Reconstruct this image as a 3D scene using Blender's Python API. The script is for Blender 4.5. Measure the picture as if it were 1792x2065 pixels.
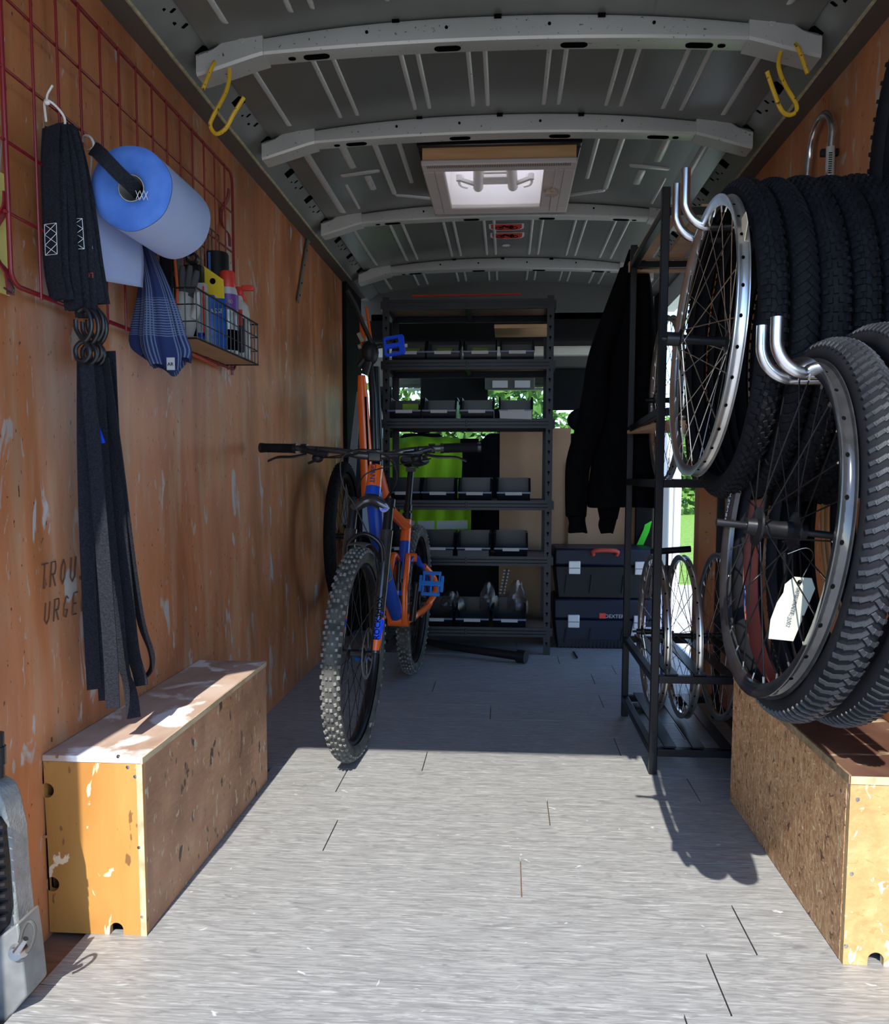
import bpy, bmesh, math, random
from mathutils import Vector, Matrix
random.seed(7)
PI = math.pi
S = bpy.context.scene
C = S.collection
for o in list(bpy.data.objects): bpy.data.objects.remove(o)

# ------------------------------------------------------------------ camera
W, HGT = 1792, 2065
F, PX, PY = 1656.6, 911.8, 1093.8
PITCH, YAW, ROLL = .0829, .066, .0029
CAM = Vector((.0255, 0, .989))
sy, cy, sp, cp = math.sin(YAW), math.cos(YAW), math.sin(PITCH), math.cos(PITCH)
FW = Vector((-sy*cp, cy*cp, -sp)); R0 = Vector((cy, sy, 0)); U0 = Vector((-sy*sp, cy*sp, cp))
RT = R0*math.cos(ROLL)+U0*math.sin(ROLL); UP = U0*math.cos(ROLL)-R0*math.sin(ROLL)
cd = bpy.data.cameras.new('camera'); cam = bpy.data.objects.new('camera', cd); C.objects.link(cam)
cd.sensor_fit = 'HORIZONTAL'; cd.sensor_width = 36; cd.lens = F/W*36
cd.shift_x = (W/2-PX)/W; cd.shift_y = (PY-HGT/2)/W
cd.clip_start = .05; cd.clip_end = 500
M = Matrix((RT, UP, -FW)).transposed().to_4x4(); M.translation = CAM
cam.matrix_world = M
S.camera = cam
def at(u, v, X=None, Y=None, Z=None):
    d = RT*((u-PX)/F)+UP*((PY-v)/F)+FW
    t = (X-CAM.x)/d.x if X is not None else (Y-CAM.y)/d.y if Y is not None else (Z-CAM.z)/d.z
    return CAM+d*t
# ------------------------------------------------------------------ light
S.view_settings.view_transform = 'Standard'; S.view_settings.look = 'None'
S.view_settings.gamma = 1; S.view_settings.use_curve_mapping = False
S.view_settings.exposure = .55
SUN = Vector((.03, .99, -.90)).normalized()
wd = bpy.data.worlds.new('sky'); S.world = wd; wd.use_nodes = True
nt = wd.node_tree; bg = nt.nodes['Background']
sk = nt.nodes.new('ShaderNodeTexSky'); sk.sky_type = 'NISHITA'; sk.sun_disc = False
sk.sun_elevation = math.asin(-SUN.z); sk.sun_rotation = PI; sk.air_density = 1.0; sk.dust_density = .3; sk.ozone_density = 4; sk.altitude = 1500
nt.links.new(sk.outputs[0], bg.inputs[0]); bg.inputs[1].default_value = .32
sl = bpy.data.lights.new('sun', 'SUN'); sl.energy = 4.8; sl.angle = .0093; sl.color = (1, .96, .88)
so = bpy.data.objects.new('sun', sl); C.objects.link(so)
so.rotation_euler = SUN.to_track_quat('-Z', 'Y').to_euler(); so.location = (0, -5, 8)

# ------------------------------------------------------------------ mesh helpers
class MB:
    def __init__(s): s.v = []; s.f = []; s.st = []
    def add(s, vs, fs, st=None):
        n = len(s.v); s.v += [Vector(a) for a in vs]; s.f += [tuple(i+n for i in f) for f in fs]
        s.st += st if st else [(0, 0, 0)]*len(vs)
        return s
    def box(s, x0, x1, y0, y1, z0, z1, m=None):
        vs = [Vector((x, y, z)) for z in (z0, z1) for y in (y0, y1) for x in (x0, x1)]
        if m: vs = [m @ v for v in vs]
        return s.add(vs, [(0, 2, 3, 1), (4, 5, 7, 6), (0, 1, 5, 4), (2, 6, 7, 3), (0, 4, 6, 2), (1, 3, 7, 5)])
    def bar(s, a, b, w, t, up=(0, 0, 1)):
        a, b = Vector(a), Vector(b); d = (b-a); L = d.length; d.normalize(); up = Vector(up)
        x = d.cross(up)
        if x.length < 1e-4: x = d.cross(Vector((0, 1, 0)))
        x.normalize(); z = x.cross(d)
        m = Matrix((x, d, z)).transposed().to_4x4(); m.translation = a
        return s.box(-w/2, w/2, 0, L, -t/2, t/2, m)
    def loft(s, rings, closed=True, caps=False, loop=False):
        n = len(rings[0]); vs = []; st = []
        for i, r in enumerate(rings):
            for j, p in enumerate(r): vs.append(p); st.append((j/(n-1 if not closed else n), i/max(1, len(rings)-1), 0))
        fs = []; m = len(rings)
        for i in range(m if loop else m-1):
            for j in range(n if closed else n-1):
                a, b = i*n+j, i*n+(j+1) % n; c, d = ((i+1) % m)*n+(j+1) % n, ((i+1) % m)*n+j
                fs.append((a, b, c, d))
        if caps: fs.append(tuple(range(n-1, -1, -1))); fs.append(tuple((m-1)*n+j for j in range(n)))
        return s.add(vs, fs, st)
    def tube(s, pts, r, n=8, loop=False, caps=True, flat=1.0):
        pts = [Vector(p) for p in pts]; m = len(pts); rings = []; nor = None
        for i, p in enumerate(pts):
            if loop: t = pts[(i+1) % m]-pts[i-1]
            else: t = pts[min(i+1, m-1)]-pts[max(i-1, 0)]
            if t.length < 1e-9: t = Vector((0, 0, 1))
            t.normalize()
            if nor is None:
                nor = t.orthogonal().normalized()
            else:
                nor = (nor-t*nor.dot(t))
                if nor.length < 1e-6: nor = t.orthogonal()
                nor.normalize()
            b = t.cross(nor); rr = r[i] if isinstance(r, (list, tuple)) else r
            rings.append([p+(nor*math.cos(2*PI*k/n)+b*math.sin(2*PI*k/n)*flat)*rr for k in range(n)])
        return s.loft(rings, True, caps and not loop, loop)
    def cyl(s, a, b, r, n=16, r2=None): return s.tube([a, b], [r, r if r2 is None else r2], n)
    def lathe(s, prof, c, axis='x', n=64, closed=False, a0=0, a1=2*PI):
        """prof: (radius, axial)"""
        c = Vector(c); full = abs(a1-a0-2*PI) < 1e-6; rings = []
        for i in range(n if full else n+1):
            a = a0+(a1-a0)*i/n; ca, sa = math.cos(a), math.sin(a)
            if axis == 'x': rings.append([c+Vector((h, r*ca, r*sa)) for r, h in prof])
            elif axis == 'y': rings.append([c+Vector((r*ca, h, r*sa)) for r, h in prof])
            else: rings.append([c+Vector((r*ca, r*sa, h)) for r, h in prof])
        return s.loft(rings, closed, False, full)
    def prism(s, poly, axis, lo, hi):
        def P(a, b, h): return {'x': (h, a, b), 'y': (a, h, b), 'z': (a, b, h)}[axis]
        n = len(poly); vs = [P(a, b, lo) for a, b in poly]+[P(a, b, hi) for a, b in poly]
        fs = [tuple(range(n)), tuple(range(2*n-1, n-1, -1))]+[(i, i+n, (i+1) % n+n, (i+1) % n) for i in range(n)]
        return s.add(vs, fs)
    def ribbon(s, pts, w, t=.002, side=(1, 0, 0), ws=None):
        pts = [Vector(p) for p in pts]; side = Vector(side).normalized(); rings = []; m = len(pts)
        for i, p in enumerate(pts):
            d = (pts[min(i+1, m-1)]-pts[max(i-1, 0)]).normalized()
            sd = side if not ws else Vector(ws[i]).normalized()
            sd = (sd-d*sd.dot(d)).normalized(); nn = d.cross(sd)
            rings.append([p+sd*w/2+nn*t/2, p-sd*w/2+nn*t/2, p-sd*w/2-nn*t/2, p+sd*w/2-nn*t/2])
        return s.loft(rings, True, True)
    def ell(s, c, rx, ry, rz, nu=16, nv=10, m=None):
        c = Vector(c); rings = []
        for i in range(nv+1):
            a = -PI/2+PI*i/nv; k = max(math.cos(a), .02)
            r = [Vector((rx*k*math.cos(2*PI*j/nu), ry*k*math.sin(2*PI*j/nu), rz*math.sin(a))) for j in range(nu)]
            rings.append([c+(m @ q if m else q) for q in r])
        return s.loft(rings, True, True)
def smooth_path(pts, k=4, loop=False):
    pts = [Vector(p) for p in pts]; n = len(pts); out = []
    for i in range(n if loop else n-1):
        p0 = pts[(i-1) % n] if loop or i > 0 else pts[0]*2-pts[1]
        p1, p2 = pts[i], pts[(i+1) % n]
        p3 = pts[(i+2) % n] if loop or i+2 < n else pts[-1]*2-pts[-2]
        for j in range(k):
            t = j/k
            out.append(.5*((2*p1)+(p2-p0)*t+(2*p0-5*p1+4*p2-p3)*t*t+(3*p1-p0-3*p2+p3)*t*t*t))
    if not loop: out.append(pts[-1])
    return out
def obj(name, mb, mat, parent=None, sm=35, bevel=0, xf=None, sol=0):
    me = bpy.data.meshes.new(name)
    vs = [xf @ v for v in mb.v] if xf else mb.v
    me.from_pydata([tuple(v) for v in vs], [], mb.f)
    at_ = me.attributes.new('st', 'FLOAT_VECTOR', 'POINT')
    at_.data.foreach_set('vector', [c for t in mb.st for c in t])
    me.materials.append(mat)
    bm = bmesh.new(); bm.from_mesh(me); bmesh.ops.recalc_face_normals(bm, faces=bm.faces); bm.to_mesh(me); bm.free()
    if sm: me.shade_smooth(); me.set_sharp_from_angle(angle=math.radians(sm))
    o = bpy.data.objects.new(name, me); C.objects.link(o)
    if parent:
        o.parent = parent; o.matrix_parent_inverse = WM[parent.name].inverted()
    WM[o.name] = Matrix.Identity(4)
    if sol:
        md = o.modifiers.new('s', 'SOLIDIFY'); md.thickness = sol; md.offset = 0
    if bevel:
        md = o.modifiers.new('b', 'BEVEL'); md.width = bevel; md.segments = 2; md.limit_method = 'ANGLE'; md.angle_limit = .6
    return o
WM = {}
def thing(name, label, cat, loc=(0, 0, 0), group=None):
    o = bpy.data.objects.new(name, None); C.objects.link(o); o.location = loc; o.empty_display_size = .05
    WM[o.name] = Matrix.Translation(loc)
    o['label'] = label; o['category'] = cat
    if group: o['group'] = group
    return o
def tag(o, label, cat, group=None):
    o['label'] = label; o['category'] = cat
    if group: o['group'] = group
    return o
def struct(name, mb, mat, **k):
    o = obj(name, mb, mat, **k); o['kind'] = 'structure'; return o
def stuff(o): o['kind'] = 'stuff'; return o
def lab(o, l): o['label'] = l; return o
def dup(root, d, label=None):
    r = root.copy(); C.objects.link(r); r.location = root.location+Vector(d)
    if label: r['label'] = label
    for ch in list(root.children):
        c = ch.copy(); C.objects.link(c); c.parent = r; c.matrix_parent_inverse = ch.matrix_parent_inverse.copy()
        for g in list(ch.children):
            e = g.copy(); C.objects.link(e); e.parent = c; e.matrix_parent_inverse = g.matrix_parent_inverse.copy()
    return r

# ------------------------------------------------------------------ materials
def base(name, col, rough=.6, metal=0., spec=.5):
    m = bpy.data.materials.new(name); m.use_nodes = True; b = m.node_tree.nodes['Principled BSDF']
    b.inputs['Base Color'].default_value = (*col, 1); b.inputs['Roughness'].default_value = rough
    b.inputs['Metallic'].default_value = metal; b.inputs['Specular IOR Level'].default_value = spec
    return m, m.node_tree, b
def nmat(name, cols, scale=(1, 1, 1), nscale=5, detail=6, rough=.6, metal=0., bump=.0, bscale=None, stops=None, spec=.5, dist=0, coord='Object'):
    m, t, b = base(name, cols[0], rough, metal, spec); N, L = t.nodes, t.links
    tc = N.new('ShaderNodeTexCoord'); mp = N.new('ShaderNodeMapping'); mp.inputs['Scale'].default_value = scale
    L.new(tc.outputs[coord], mp.inputs[0])
    no = N.new('ShaderNodeTexNoise'); no.inputs['Scale'].default_value = nscale; no.inputs['Detail'].default_value = detail
    no.inputs['Distortion'].default_value = dist
    L.new(mp.outputs[0], no.inputs['Vector'])
    cr = N.new('ShaderNodeValToRGB'); e = cr.color_ramp.elements
    stops = stops or [.3+.4*i/(len(cols)-1) for i in range(len(cols))]
    e[0].position = stops[0]; e[0].color = (*cols[0], 1); e[1].position = stops[1]; e[1].color = (*cols[1], 1)
    for c, s_ in zip(cols[2:], stops[2:]):
        x = e.new(s_); x.color = (*c, 1)
    L.new(no.outputs['Fac'], cr.inputs[0]); L.new(cr.outputs[0], b.inputs['Base Color'])
    if bump:
        bn = N.new('ShaderNodeTexNoise'); bn.inputs['Scale'].default_value = bscale or nscale*4; bn.inputs['Detail'].default_value = 4
        L.new(mp.outputs[0], bn.inputs['Vector'])
        bu = N.new('ShaderNodeBump'); bu.inputs['Strength'].default_value = bump; bu.inputs['Distance'].default_value = .01
        L.new(bn.outputs['Fac'], bu.inputs['Height']); L.new(bu.outputs[0], b.inputs['Normal'])
    m['cr'] = cr.name
    return m
def overlay(m, col, scale, nscale, lo, hi, detail=3, seed=0, dist=0):
    """mix a second colour over the base colour where a stretched noise is high"""
    t = m.node_tree; N, L = t.nodes, t.links; b = N['Principled BSDF']
    src = b.inputs['Base Color'].links[0].from_socket if b.inputs['Base Color'].links else None
    tc = N.new('ShaderNodeTexCoord'); mp = N.new('ShaderNodeMapping'); mp.inputs['Scale'].default_value = scale
    mp.inputs['Location'].default_value = (seed, seed*1.7, seed*.6)
    L.new(tc.outputs['Object'], mp.inputs[0])
    no = N.new('ShaderNodeTexNoise'); no.inputs['Scale'].default_value = nscale; no.inputs['Detail'].default_value = detail
    no.inputs['Distortion'].default_value = dist
    L.new(mp.outputs[0], no.inputs['Vector'])
    mr = N.new('ShaderNodeMapRange'); mr.inputs['From Min'].default_value = lo; mr.inputs['From Max'].default_value = hi
    L.new(no.outputs['Fac'], mr.inputs['Value'])
    mx = N.new('ShaderNodeMix'); mx.data_type = 'RGBA'
    L.new(mr.outputs[0], mx.inputs['Factor'])
    if src: L.new(src, mx.inputs[6])
    else: mx.inputs[6].default_value = b.inputs['Base Color'].default_value
    mx.inputs[7].default_value = (*col, 1); L.new(mx.outputs[2], b.inputs['Base Color'])
    return m
wallwood = nmat('stained plywood wall', [(.38, .13, .042), (.53, .19, .072), (.61, .25, .105)], (1, 1.1, .25), 5, 9, .42, bump=.06, dist=1.0, stops=[.3, .5, .68])
overlay(wallwood, (.5, .46, .42), (1, 2.2, .75), 7, .625, .67, 7, 3, .8)
overlay(wallwood, (.48, .42, .36), (1, 5, 1.2), 14, .65, .72, 5, 33, .8)
overlay(wallwood, (.52, .33, .20), (1, 4, .6), 4, .52, .80, 6, 11)
overlay(wallwood, (.20, .075, .03), (1, 2, .6), 1.6, .50, .85, 4, 41)
overlay(wallwood, (.12, .05, .02), (1, 6, 3), 16, .68, .71, 3, 21)
ply = nmat('yellow stained plywood', [(.40, .175, .038), (.48, .225, .052), (.54, .27, .07)], (1, 1, .3), 8, 8, .55, bump=.08, dist=.6)
overlay(ply, (.85, .66, .40), (1, 1, .6), 20, .645, .67, 4, 2, .8)
overlay(ply, (.22, .10, .03), (2, 2, .7), 22, .66, .69, 4, 9)
plyside = nmat('worn brown plywood', [(.34, .155, .075), (.47, .235, .12), (.56, .31, .17)], (1, .5, 1), 8, 8, .6, bump=.35, bscale=60)
overlay(plyside, (.08, .045, .03), (1, 2, 1.2), 12, .635, .665, 4, 4)
overlay(plyside, (.27, .125, .07), (1, 1.5, .8), 5, .45, .75, 8, 24)
overlay(plyside, (.55, .42, .28), (1, 2.5, 1), 26, .64, .67, 2, 14, .8)
osb = nmat('scuffed brown strand board', [(.36, .17, .07), (.52, .27, .12), (.64, .36, .17)], (1, 1, 1), 22, 8, .6, bump=.5, bscale=70, dist=1.5)
overlay(osb, (.72, .50, .26), (1, 5, 1.3), 22, .60, .64, 2, 5, 1.5)
overlay(osb, (.80, .56, .32), (1, 2, 5), 26, .63, .66, 2, 15, 1.5)
overlay(osb, (.15, .07, .03), (1, 2.5, 2), 22, .63, .66, 3, 8, 1)
osbface = nmat('pale strand board', [(.44, .265, .10), (.53, .33, .135), (.60, .40, .18)], (1, 1, 1), 20, 8, .6, bump=.2, dist=1)
overlay(osbface, (.92, .78, .55), (1.5, 1, .8), 26, .61, .65, 2, 7, 1)
overlay(osbface, (.48, .27, .10), (1, 1, 2), 44, .64, .68, 2, 17, 1)
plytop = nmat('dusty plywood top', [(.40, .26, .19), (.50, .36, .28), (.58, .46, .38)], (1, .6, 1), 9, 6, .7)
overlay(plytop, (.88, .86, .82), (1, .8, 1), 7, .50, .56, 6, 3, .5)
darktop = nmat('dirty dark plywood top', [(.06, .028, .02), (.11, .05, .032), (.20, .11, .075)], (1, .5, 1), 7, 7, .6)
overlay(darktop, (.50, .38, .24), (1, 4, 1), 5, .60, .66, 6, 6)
edgeply = nmat('raw plywood edge', [(.42, .30, .16), (.66, .52, .33)], (1, .3, 1), 40, 4, .8)
darkedge = nmat('dirty board edge', [(.16, .11, .06), (.35, .24, .12)], (1, 1, 1), 60, 4, .8)
lam = nmat('grey oak laminate', [(.20, .20, .195), (.335, .335, .325), (.41, .41, .40)], (1.0, 16, 16), 6, 12, .42, bump=.05, dist=1.8, stops=[.30, .47, .68])
overlay(lam, (.20, .20, .20), (1.2, 7, 7), 5, .50, .72, 9, 23, 4)
overlay(lam, (.27, .27, .265), (2.2, 48, 48), 6, .50, .62, 5, 63, 1)
overlay(lam, (.52, .52, .51), (3, 30, 30), 6, .58, .72, 4, 3, 1)
overlay(lam, (.62, .62, .61), (1, 1, 1), 9, .70, .74, 8, 13, 3)
lamedge = base('laminate joint', (.05, .05, .05), .9)[0]
subfloor = nmat('brown board floor', [(.16, .09, .06), (.26, .16, .11)], (1, 6, 1), 8, 6, .8)
steel = nmat('lit painted body steel', [(.50, .51, .47), (.60, .61, .565)], (1, 1, 1), 3, 5, .38, .3)  # paler roof grey for ribs and ridges: bounced floor light put into the colour
overlay(steel, (.11, .10, .09), (3, 3, 3), 30, .68, .72, 3, 3)
steeld = nmat('shaded grey body steel', [(.155, .16, .145), (.20, .205, .185)], (1, 1, 1), 3, 5, .33, .35)  # darker copy of the roof grey: shade on the panel put into the colour
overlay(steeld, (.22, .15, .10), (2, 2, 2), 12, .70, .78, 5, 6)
railm = nmat('grey roof rail steel', [(.20, .21, .195), (.27, .28, .26)], (1, 1, 1), 4, 5, .4, .3)
trimbrown = base('brown grey trim', (.10, .085, .07), .6)[0]
tape = nmat('yellowed sealer', [(.34, .30, .17), (.50, .46, .30)], (1, 1, 1), 60, 2, .8)
black = base('black hole', (.004, .004, .004), 1, 0, 0)[0]
redwire = nmat('red coated wire', [(.15, .006, .011), (.21, .010, .015)], nscale=20, rough=.38)
blackwire = base('black coated wire', (.012, .012, .014), .4)[0]
webbing = nmat('black webbing', [(.010, .011, .017), (.024, .025, .032)], (1, 1, 1), 260, 2, .9, bump=.5, bscale=300, spec=.15)
websunlit = nmat('sunlit grey webbing', [(.05, .05, .055), (.10, .10, .105)], (1, 1, 8), 90, 2, .9, bump=.6, bscale=250)  # copy of the black webbing with sunlight put into the colour, not assigned
whitest = base('white thread', (.75, .75, .75), .8)[0]
whitetie = base('white cable tie', (.66, .62, .58), .5)[0]
bluefoam = nmat('blue paper roll end', [(.055, .15, .52), (.09, .22, .64)], nscale=14, rough=.95, bump=.2)
bluepap = nmat('pale blue paper', [(.34, .42, .66), (.40, .48, .72)], nscale=6, rough=.95)
cardtube = base('cardboard core', (.45, .42, .38), .9)[0]
yellow = nmat('yellow coated rod', [(.62, .38, .02), (.78, .50, .03)], nscale=30, rough=.4)
overlay(yellow, (.10, .07, .02), (1, 1, 1), 60, .62, .66)
zinc = nmat('zinc plated steel', [(.55, .57, .60), (.74, .75, .78)], nscale=25, rough=.22, metal=1)
alu = nmat('brushed aluminium rim', [(.55, .54, .52), (.72, .71, .69)], nscale=20, rough=.28, metal=.95)
chrome = base('polished spoke steel', (.6, .58, .52), .25, 1)[0]
gloss = nmat('glossy black rim', [(.02, .02, .022), (.035, .035, .037)], nscale=30, rough=.12, spec=.8)
blackm = base('black anodised metal', (.014, .014, .016), .32, .3)[0]
blackp = base('black plastic', (.007, .007, .009), .5, 0, .35)[0]
spokeb = base('black spoke', (.02, .02, .022), .25, .6)[0]
rubber = nmat('black rubber', [(.0035, .0035, .005), (.008, .008, .010)], nscale=30, rough=.75, bump=.15, spec=.18)
rubberg = nmat('dusty rubber', [(.016, .017, .021), (.034, .036, .042)], nscale=14, rough=.5, bump=.15, spec=.4)
rubberd = nmat('groove shade tyre casing', [(.007, .007, .009), (.014, .014, .017)], nscale=10, rough=.8, spec=.15)  # darker than the tread: shade in the grooves put into the casing colour
dusty = nmat('dusty tyre casing', [(.018, .018, .018), (.06, .06, .055), (.11, .105, .09)], nscale=16, rough=.9)
muddy = nmat('dusty knobbly rubber', [(.06, .06, .056), (.15, .148, .135), (.27, .265, .24)], nscale=22, rough=.8, bump=.3)
redtape = nmat('red brown inner liner', [(.30, .075, .05), (.38, .10, .07)], nscale=5, rough=.6)
tanw = base('tan side wall', (.52, .25, .09), .8)[0]
rackp = nmat('black rack steel', [(.004, .004, .006), (.009, .009, .012)], nscale=12, rough=.4, spec=.3)
shelfp = nmat('blue black shelf steel', [(.005, .006, .012), (.008, .010, .018)], nscale=6, rough=.42, spec=.35)
shelfboard = nmat('fibreboard shelf', [(.13, .08, .05), (.18, .11, .07)], nscale=10, rough=.9)
binp = base('black bin plastic', (.005, .007, .014), .35, 0, .35)[0]
binlip = base('blue grey bin lip', (.05, .08, .16), .35)[0]
paper = base('white label paper', (.42, .42, .42), .8)[0]
cream = base('cream card tag', (.40, .415, .34), .8)[0]
pine = nmat('planed pine', [(.42, .25, .13), (.52, .33, .19)], (1, 8, 8), 6, 5, .7)
cardb = nmat('corrugated cardboard', [(.30, .18, .10), (.35, .215, .125)], nscale=8, rough=.9)
jacketm = nmat('black fleece', [(.0025, .0025, .003), (.0045, .0045, .0055)], nscale=30, rough=1, bump=.3, spec=.05)
bikeor = base('orange bike paint', (.80, .13, .015), .25, 0, .6)[0]
bikebl = base('blue bike paint', (.008, .06, .42), .25, 0, .6)[0]
petrol = base('petrol bike paint', (.01, .09, .16), .3)[0]
pedalb = base('blue anodised pedal', (.03, .20, .62), .3, .5)[0]
decblue = base('bright blue decal', (.01, .08, .85), .4)[0]
hivis = nmat('hi-vis yellow fabric', [(.28, .62, .01), (.36, .78, .015)], nscale=5, rough=.8, bump=.2)
reflect = base('reflective strip', (.62, .66, .72), .35)[0]
seatm = nmat('dark seat fabric', [(.004, .004, .006), (.008, .008, .011)], nscale=20, rough=.95, spec=.1)
navy = nmat('navy tool box plastic', [(.004, .007, .020), (.006, .010, .026)], nscale=6, rough=.45, spec=.3)
navyd = base('dark grey box plastic', (.005, .006, .008), .5, 0, .3)[0]
silver = base('silver latch', (.56, .58, .60), .35, .3)[0]
redp = base('red plastic', (.62, .045, .03), .4)[0]
redh = base('red box handle', (.42, .05, .03), .5)[0]
beige = base('beige hatch plastic', (.50, .44, .40), .5)[0]
hatchwood = nmat('hatch frame plywood', [(.46, .25, .10), (.55, .32, .14)], (1, 6, 12), 6, 5, .7)
sealant = base('black sealant', (.006, .006, .008), .3)[0]
whitep = base('white paint', (.78, .80, .84), .35)[0]
headl = base('grey head lining', (.10, .105, .095), .9)[0]
darkint = base('dark cab plastic', (.006, .0065, .007), .85, 0, .2)[0]
clothm, t_, b_ = base('blue striped cloth', (.02, .05, .30), .9)
N_, L_ = t_.nodes, t_.links
an = N_.new('ShaderNodeAttribute'); an.attribute_name = 'st'; sx = N_.new('ShaderNodeSeparateXYZ'); L_.new(an.outputs['Vector'], sx.inputs[0])
def stripes(sock, freq, lo, reg=None):
    a = N_.new('ShaderNodeMath'); a.operation = 'MULTIPLY'; a.inputs[1].default_value = freq; L_.new(sock, a.inputs[0])
    f = N_.new('ShaderNodeMath'); f.operation = 'FRACT'; L_.new(a.outputs[0], f.inputs[0])
    g = N_.new('ShaderNodeMath'); g.operation = 'GREATER_THAN'; g.inputs[1].default_value = lo; L_.new(f.outputs[0], g.inputs[0])
    if reg:
        r1 = N_.new('ShaderNodeMath'); r1.operation = 'MULTIPLY'; r1.inputs[1].default_value = reg[0]; L_.new(sock, r1.inputs[0])
        r2 = N_.new('ShaderNodeMath'); r2.operation = 'FRACT'; L_.new(r1.outputs[0], r2.inputs[0])
        r3 = N_.new('ShaderNodeMath'); r3.operation = 'GREATER_THAN'; r3.inputs[1].default_value = reg[1]; L_.new(r2.outputs[0], r3.inputs[0])
        k = N_.new('ShaderNodeMath'); k.operation = 'MULTIPLY'; L_.new(g.outputs[0], k.inputs[0]); L_.new(r3.outputs[0], k.inputs[1]); return k.outputs[0]
    return g.outputs[0]
s1 = stripes(sx.outputs[0], 64, .62, (4, .45)); s2 = stripes(sx.outputs[1], 60, .6, (1.5, .62))
mm = N_.new('ShaderNodeMath'); mm.operation = 'MAXIMUM'; L_.new(s1, mm.inputs[0]); L_.new(s2, mm.inputs[1])
mx_ = N_.new('ShaderNodeMix'); mx_.data_type = 'RGBA'; L_.new(mm.outputs[0], mx_.inputs['Factor'])
mx_.inputs[6].default_value = (.010, .022, .095, 1); mx_.inputs[7].default_value = (.11, .14, .22, 1); L_.new(mx_.outputs[2], b_.inputs['Base Color'])
gravel = nmat('pale gravel', [(.42, .39, .35), (.60, .57, .52)], nscale=14, rough=.95, bump=.4)
grassm = nmat('sunny grass', [(.10, .22, .02), (.28, .46, .06)], (1, 1, 1), 12, 6, .9, bump=.6)
leafm = nmat('tree leaves', [(.05, .13, .02), (.16, .30, .05)], nscale=3, rough=.7)
barkm = nmat('bark', [(.05, .04, .03), (.11, .09, .07)], (4, 4, 1), 5, rough=.9)
# glass (clear pane with a little reflection)
glassm = bpy.data.materials.new('clear glass'); glassm.use_nodes = True; tt = glassm.node_tree
tr = tt.nodes.new('ShaderNodeBsdfTransparent'); tr.inputs[0].default_value = (.86, .93, .88, 1)
gl = tt.nodes.new('ShaderNodeBsdfGlossy'); gl.inputs['Roughness'].default_value = .02
ms = tt.nodes.new('ShaderNodeMixShader'); ms.inputs[0].default_value = .05
tt.links.new(tr.outputs[0], ms.inputs[1]); tt.links.new(gl.outputs[0], ms.inputs[2]); tt.links.new(ms.outputs[0], tt.nodes['Material Output'].inputs[0])
# translucent hatch dome
domem = bpy.data.materials.new('milky hatch dome'); domem.use_nodes = True; tt = domem.node_tree
tl = tt.nodes.new('ShaderNodeBsdfTranslucent'); tl.inputs[0].default_value = (.95, .93, .91, 1)
df = tt.nodes.new('ShaderNodeBsdfDiffuse'); df.inputs[0].default_value = (.8, .78, .76, 1)
ms = tt.nodes.new('ShaderNodeMixShader'); ms.inputs[0].default_value = .1
tt.links.new(tl.outputs[0], ms.inputs[1]); tt.links.new(df.outputs[0], ms.inputs[2]); tt.links.new(ms.outputs[0], tt.nodes['Material Output'].inputs[0])
milk = base('cream hatch mechanism', (.78, .72, .68), .4)[0]
# thin clear bag
bagm = bpy.data.materials.new('clear plastic bag'); bagm.use_nodes = True; tt = bagm.node_tree
tr = tt.nodes.new('ShaderNodeBsdfTransparent'); tr.inputs[0].default_value = (.8, .82, .85, 1)
gl = tt.nodes.new('ShaderNodeBsdfGlossy'); gl.inputs['Roughness'].default_value = .15
ms = tt.nodes.new('ShaderNodeMixShader'); ms.inputs[0].default_value = .10
gl.inputs['Roughness'].default_value = .3
tt.links.new(tr.outputs[0], ms.inputs[1]); tt.links.new(gl.outputs[0], ms.inputs[2]); tt.links.new(ms.outputs[0], tt.nodes['Material Output'].inputs[0])

def text(name, s, size, origin, xdir, ydir, mat, parent=None, depth=.0006):
    cu = bpy.data.curves.new(name, 'FONT'); cu.body = s; cu.size = size; cu.extrude = depth; cu.resolution_u = 2
    to = bpy.data.objects.new(name, cu); C.objects.link(to)
    dg = bpy.context.evaluated_depsgraph_get(); me = bpy.data.meshes.new_from_object(to.evaluated_get(dg))
    bpy.data.objects.remove(to)
    x = Vector(xdir).normalized(); y = Vector(ydir); y = (y-x*y.dot(x)).normalized(); z = x.cross(y)
    m = Matrix((x, y, z)).transposed().to_4x4(); m.translation = Vector(origin); me.transform(m)
    me.materials.clear(); me.materials.append(mat)
    o = bpy.data.objects.new(name, me); C.objects.link(o); WM[o.name] = Matrix.Identity(4)
    if parent: o.parent = parent; o.matrix_parent_inverse = WM[parent.name].inverted()
    return o

# ================================================================== SETTING
WX = .955
# outside ground
struct('ground', MB().box(-60, 60, -60, 90, -.72, -.62), gravel)
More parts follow.
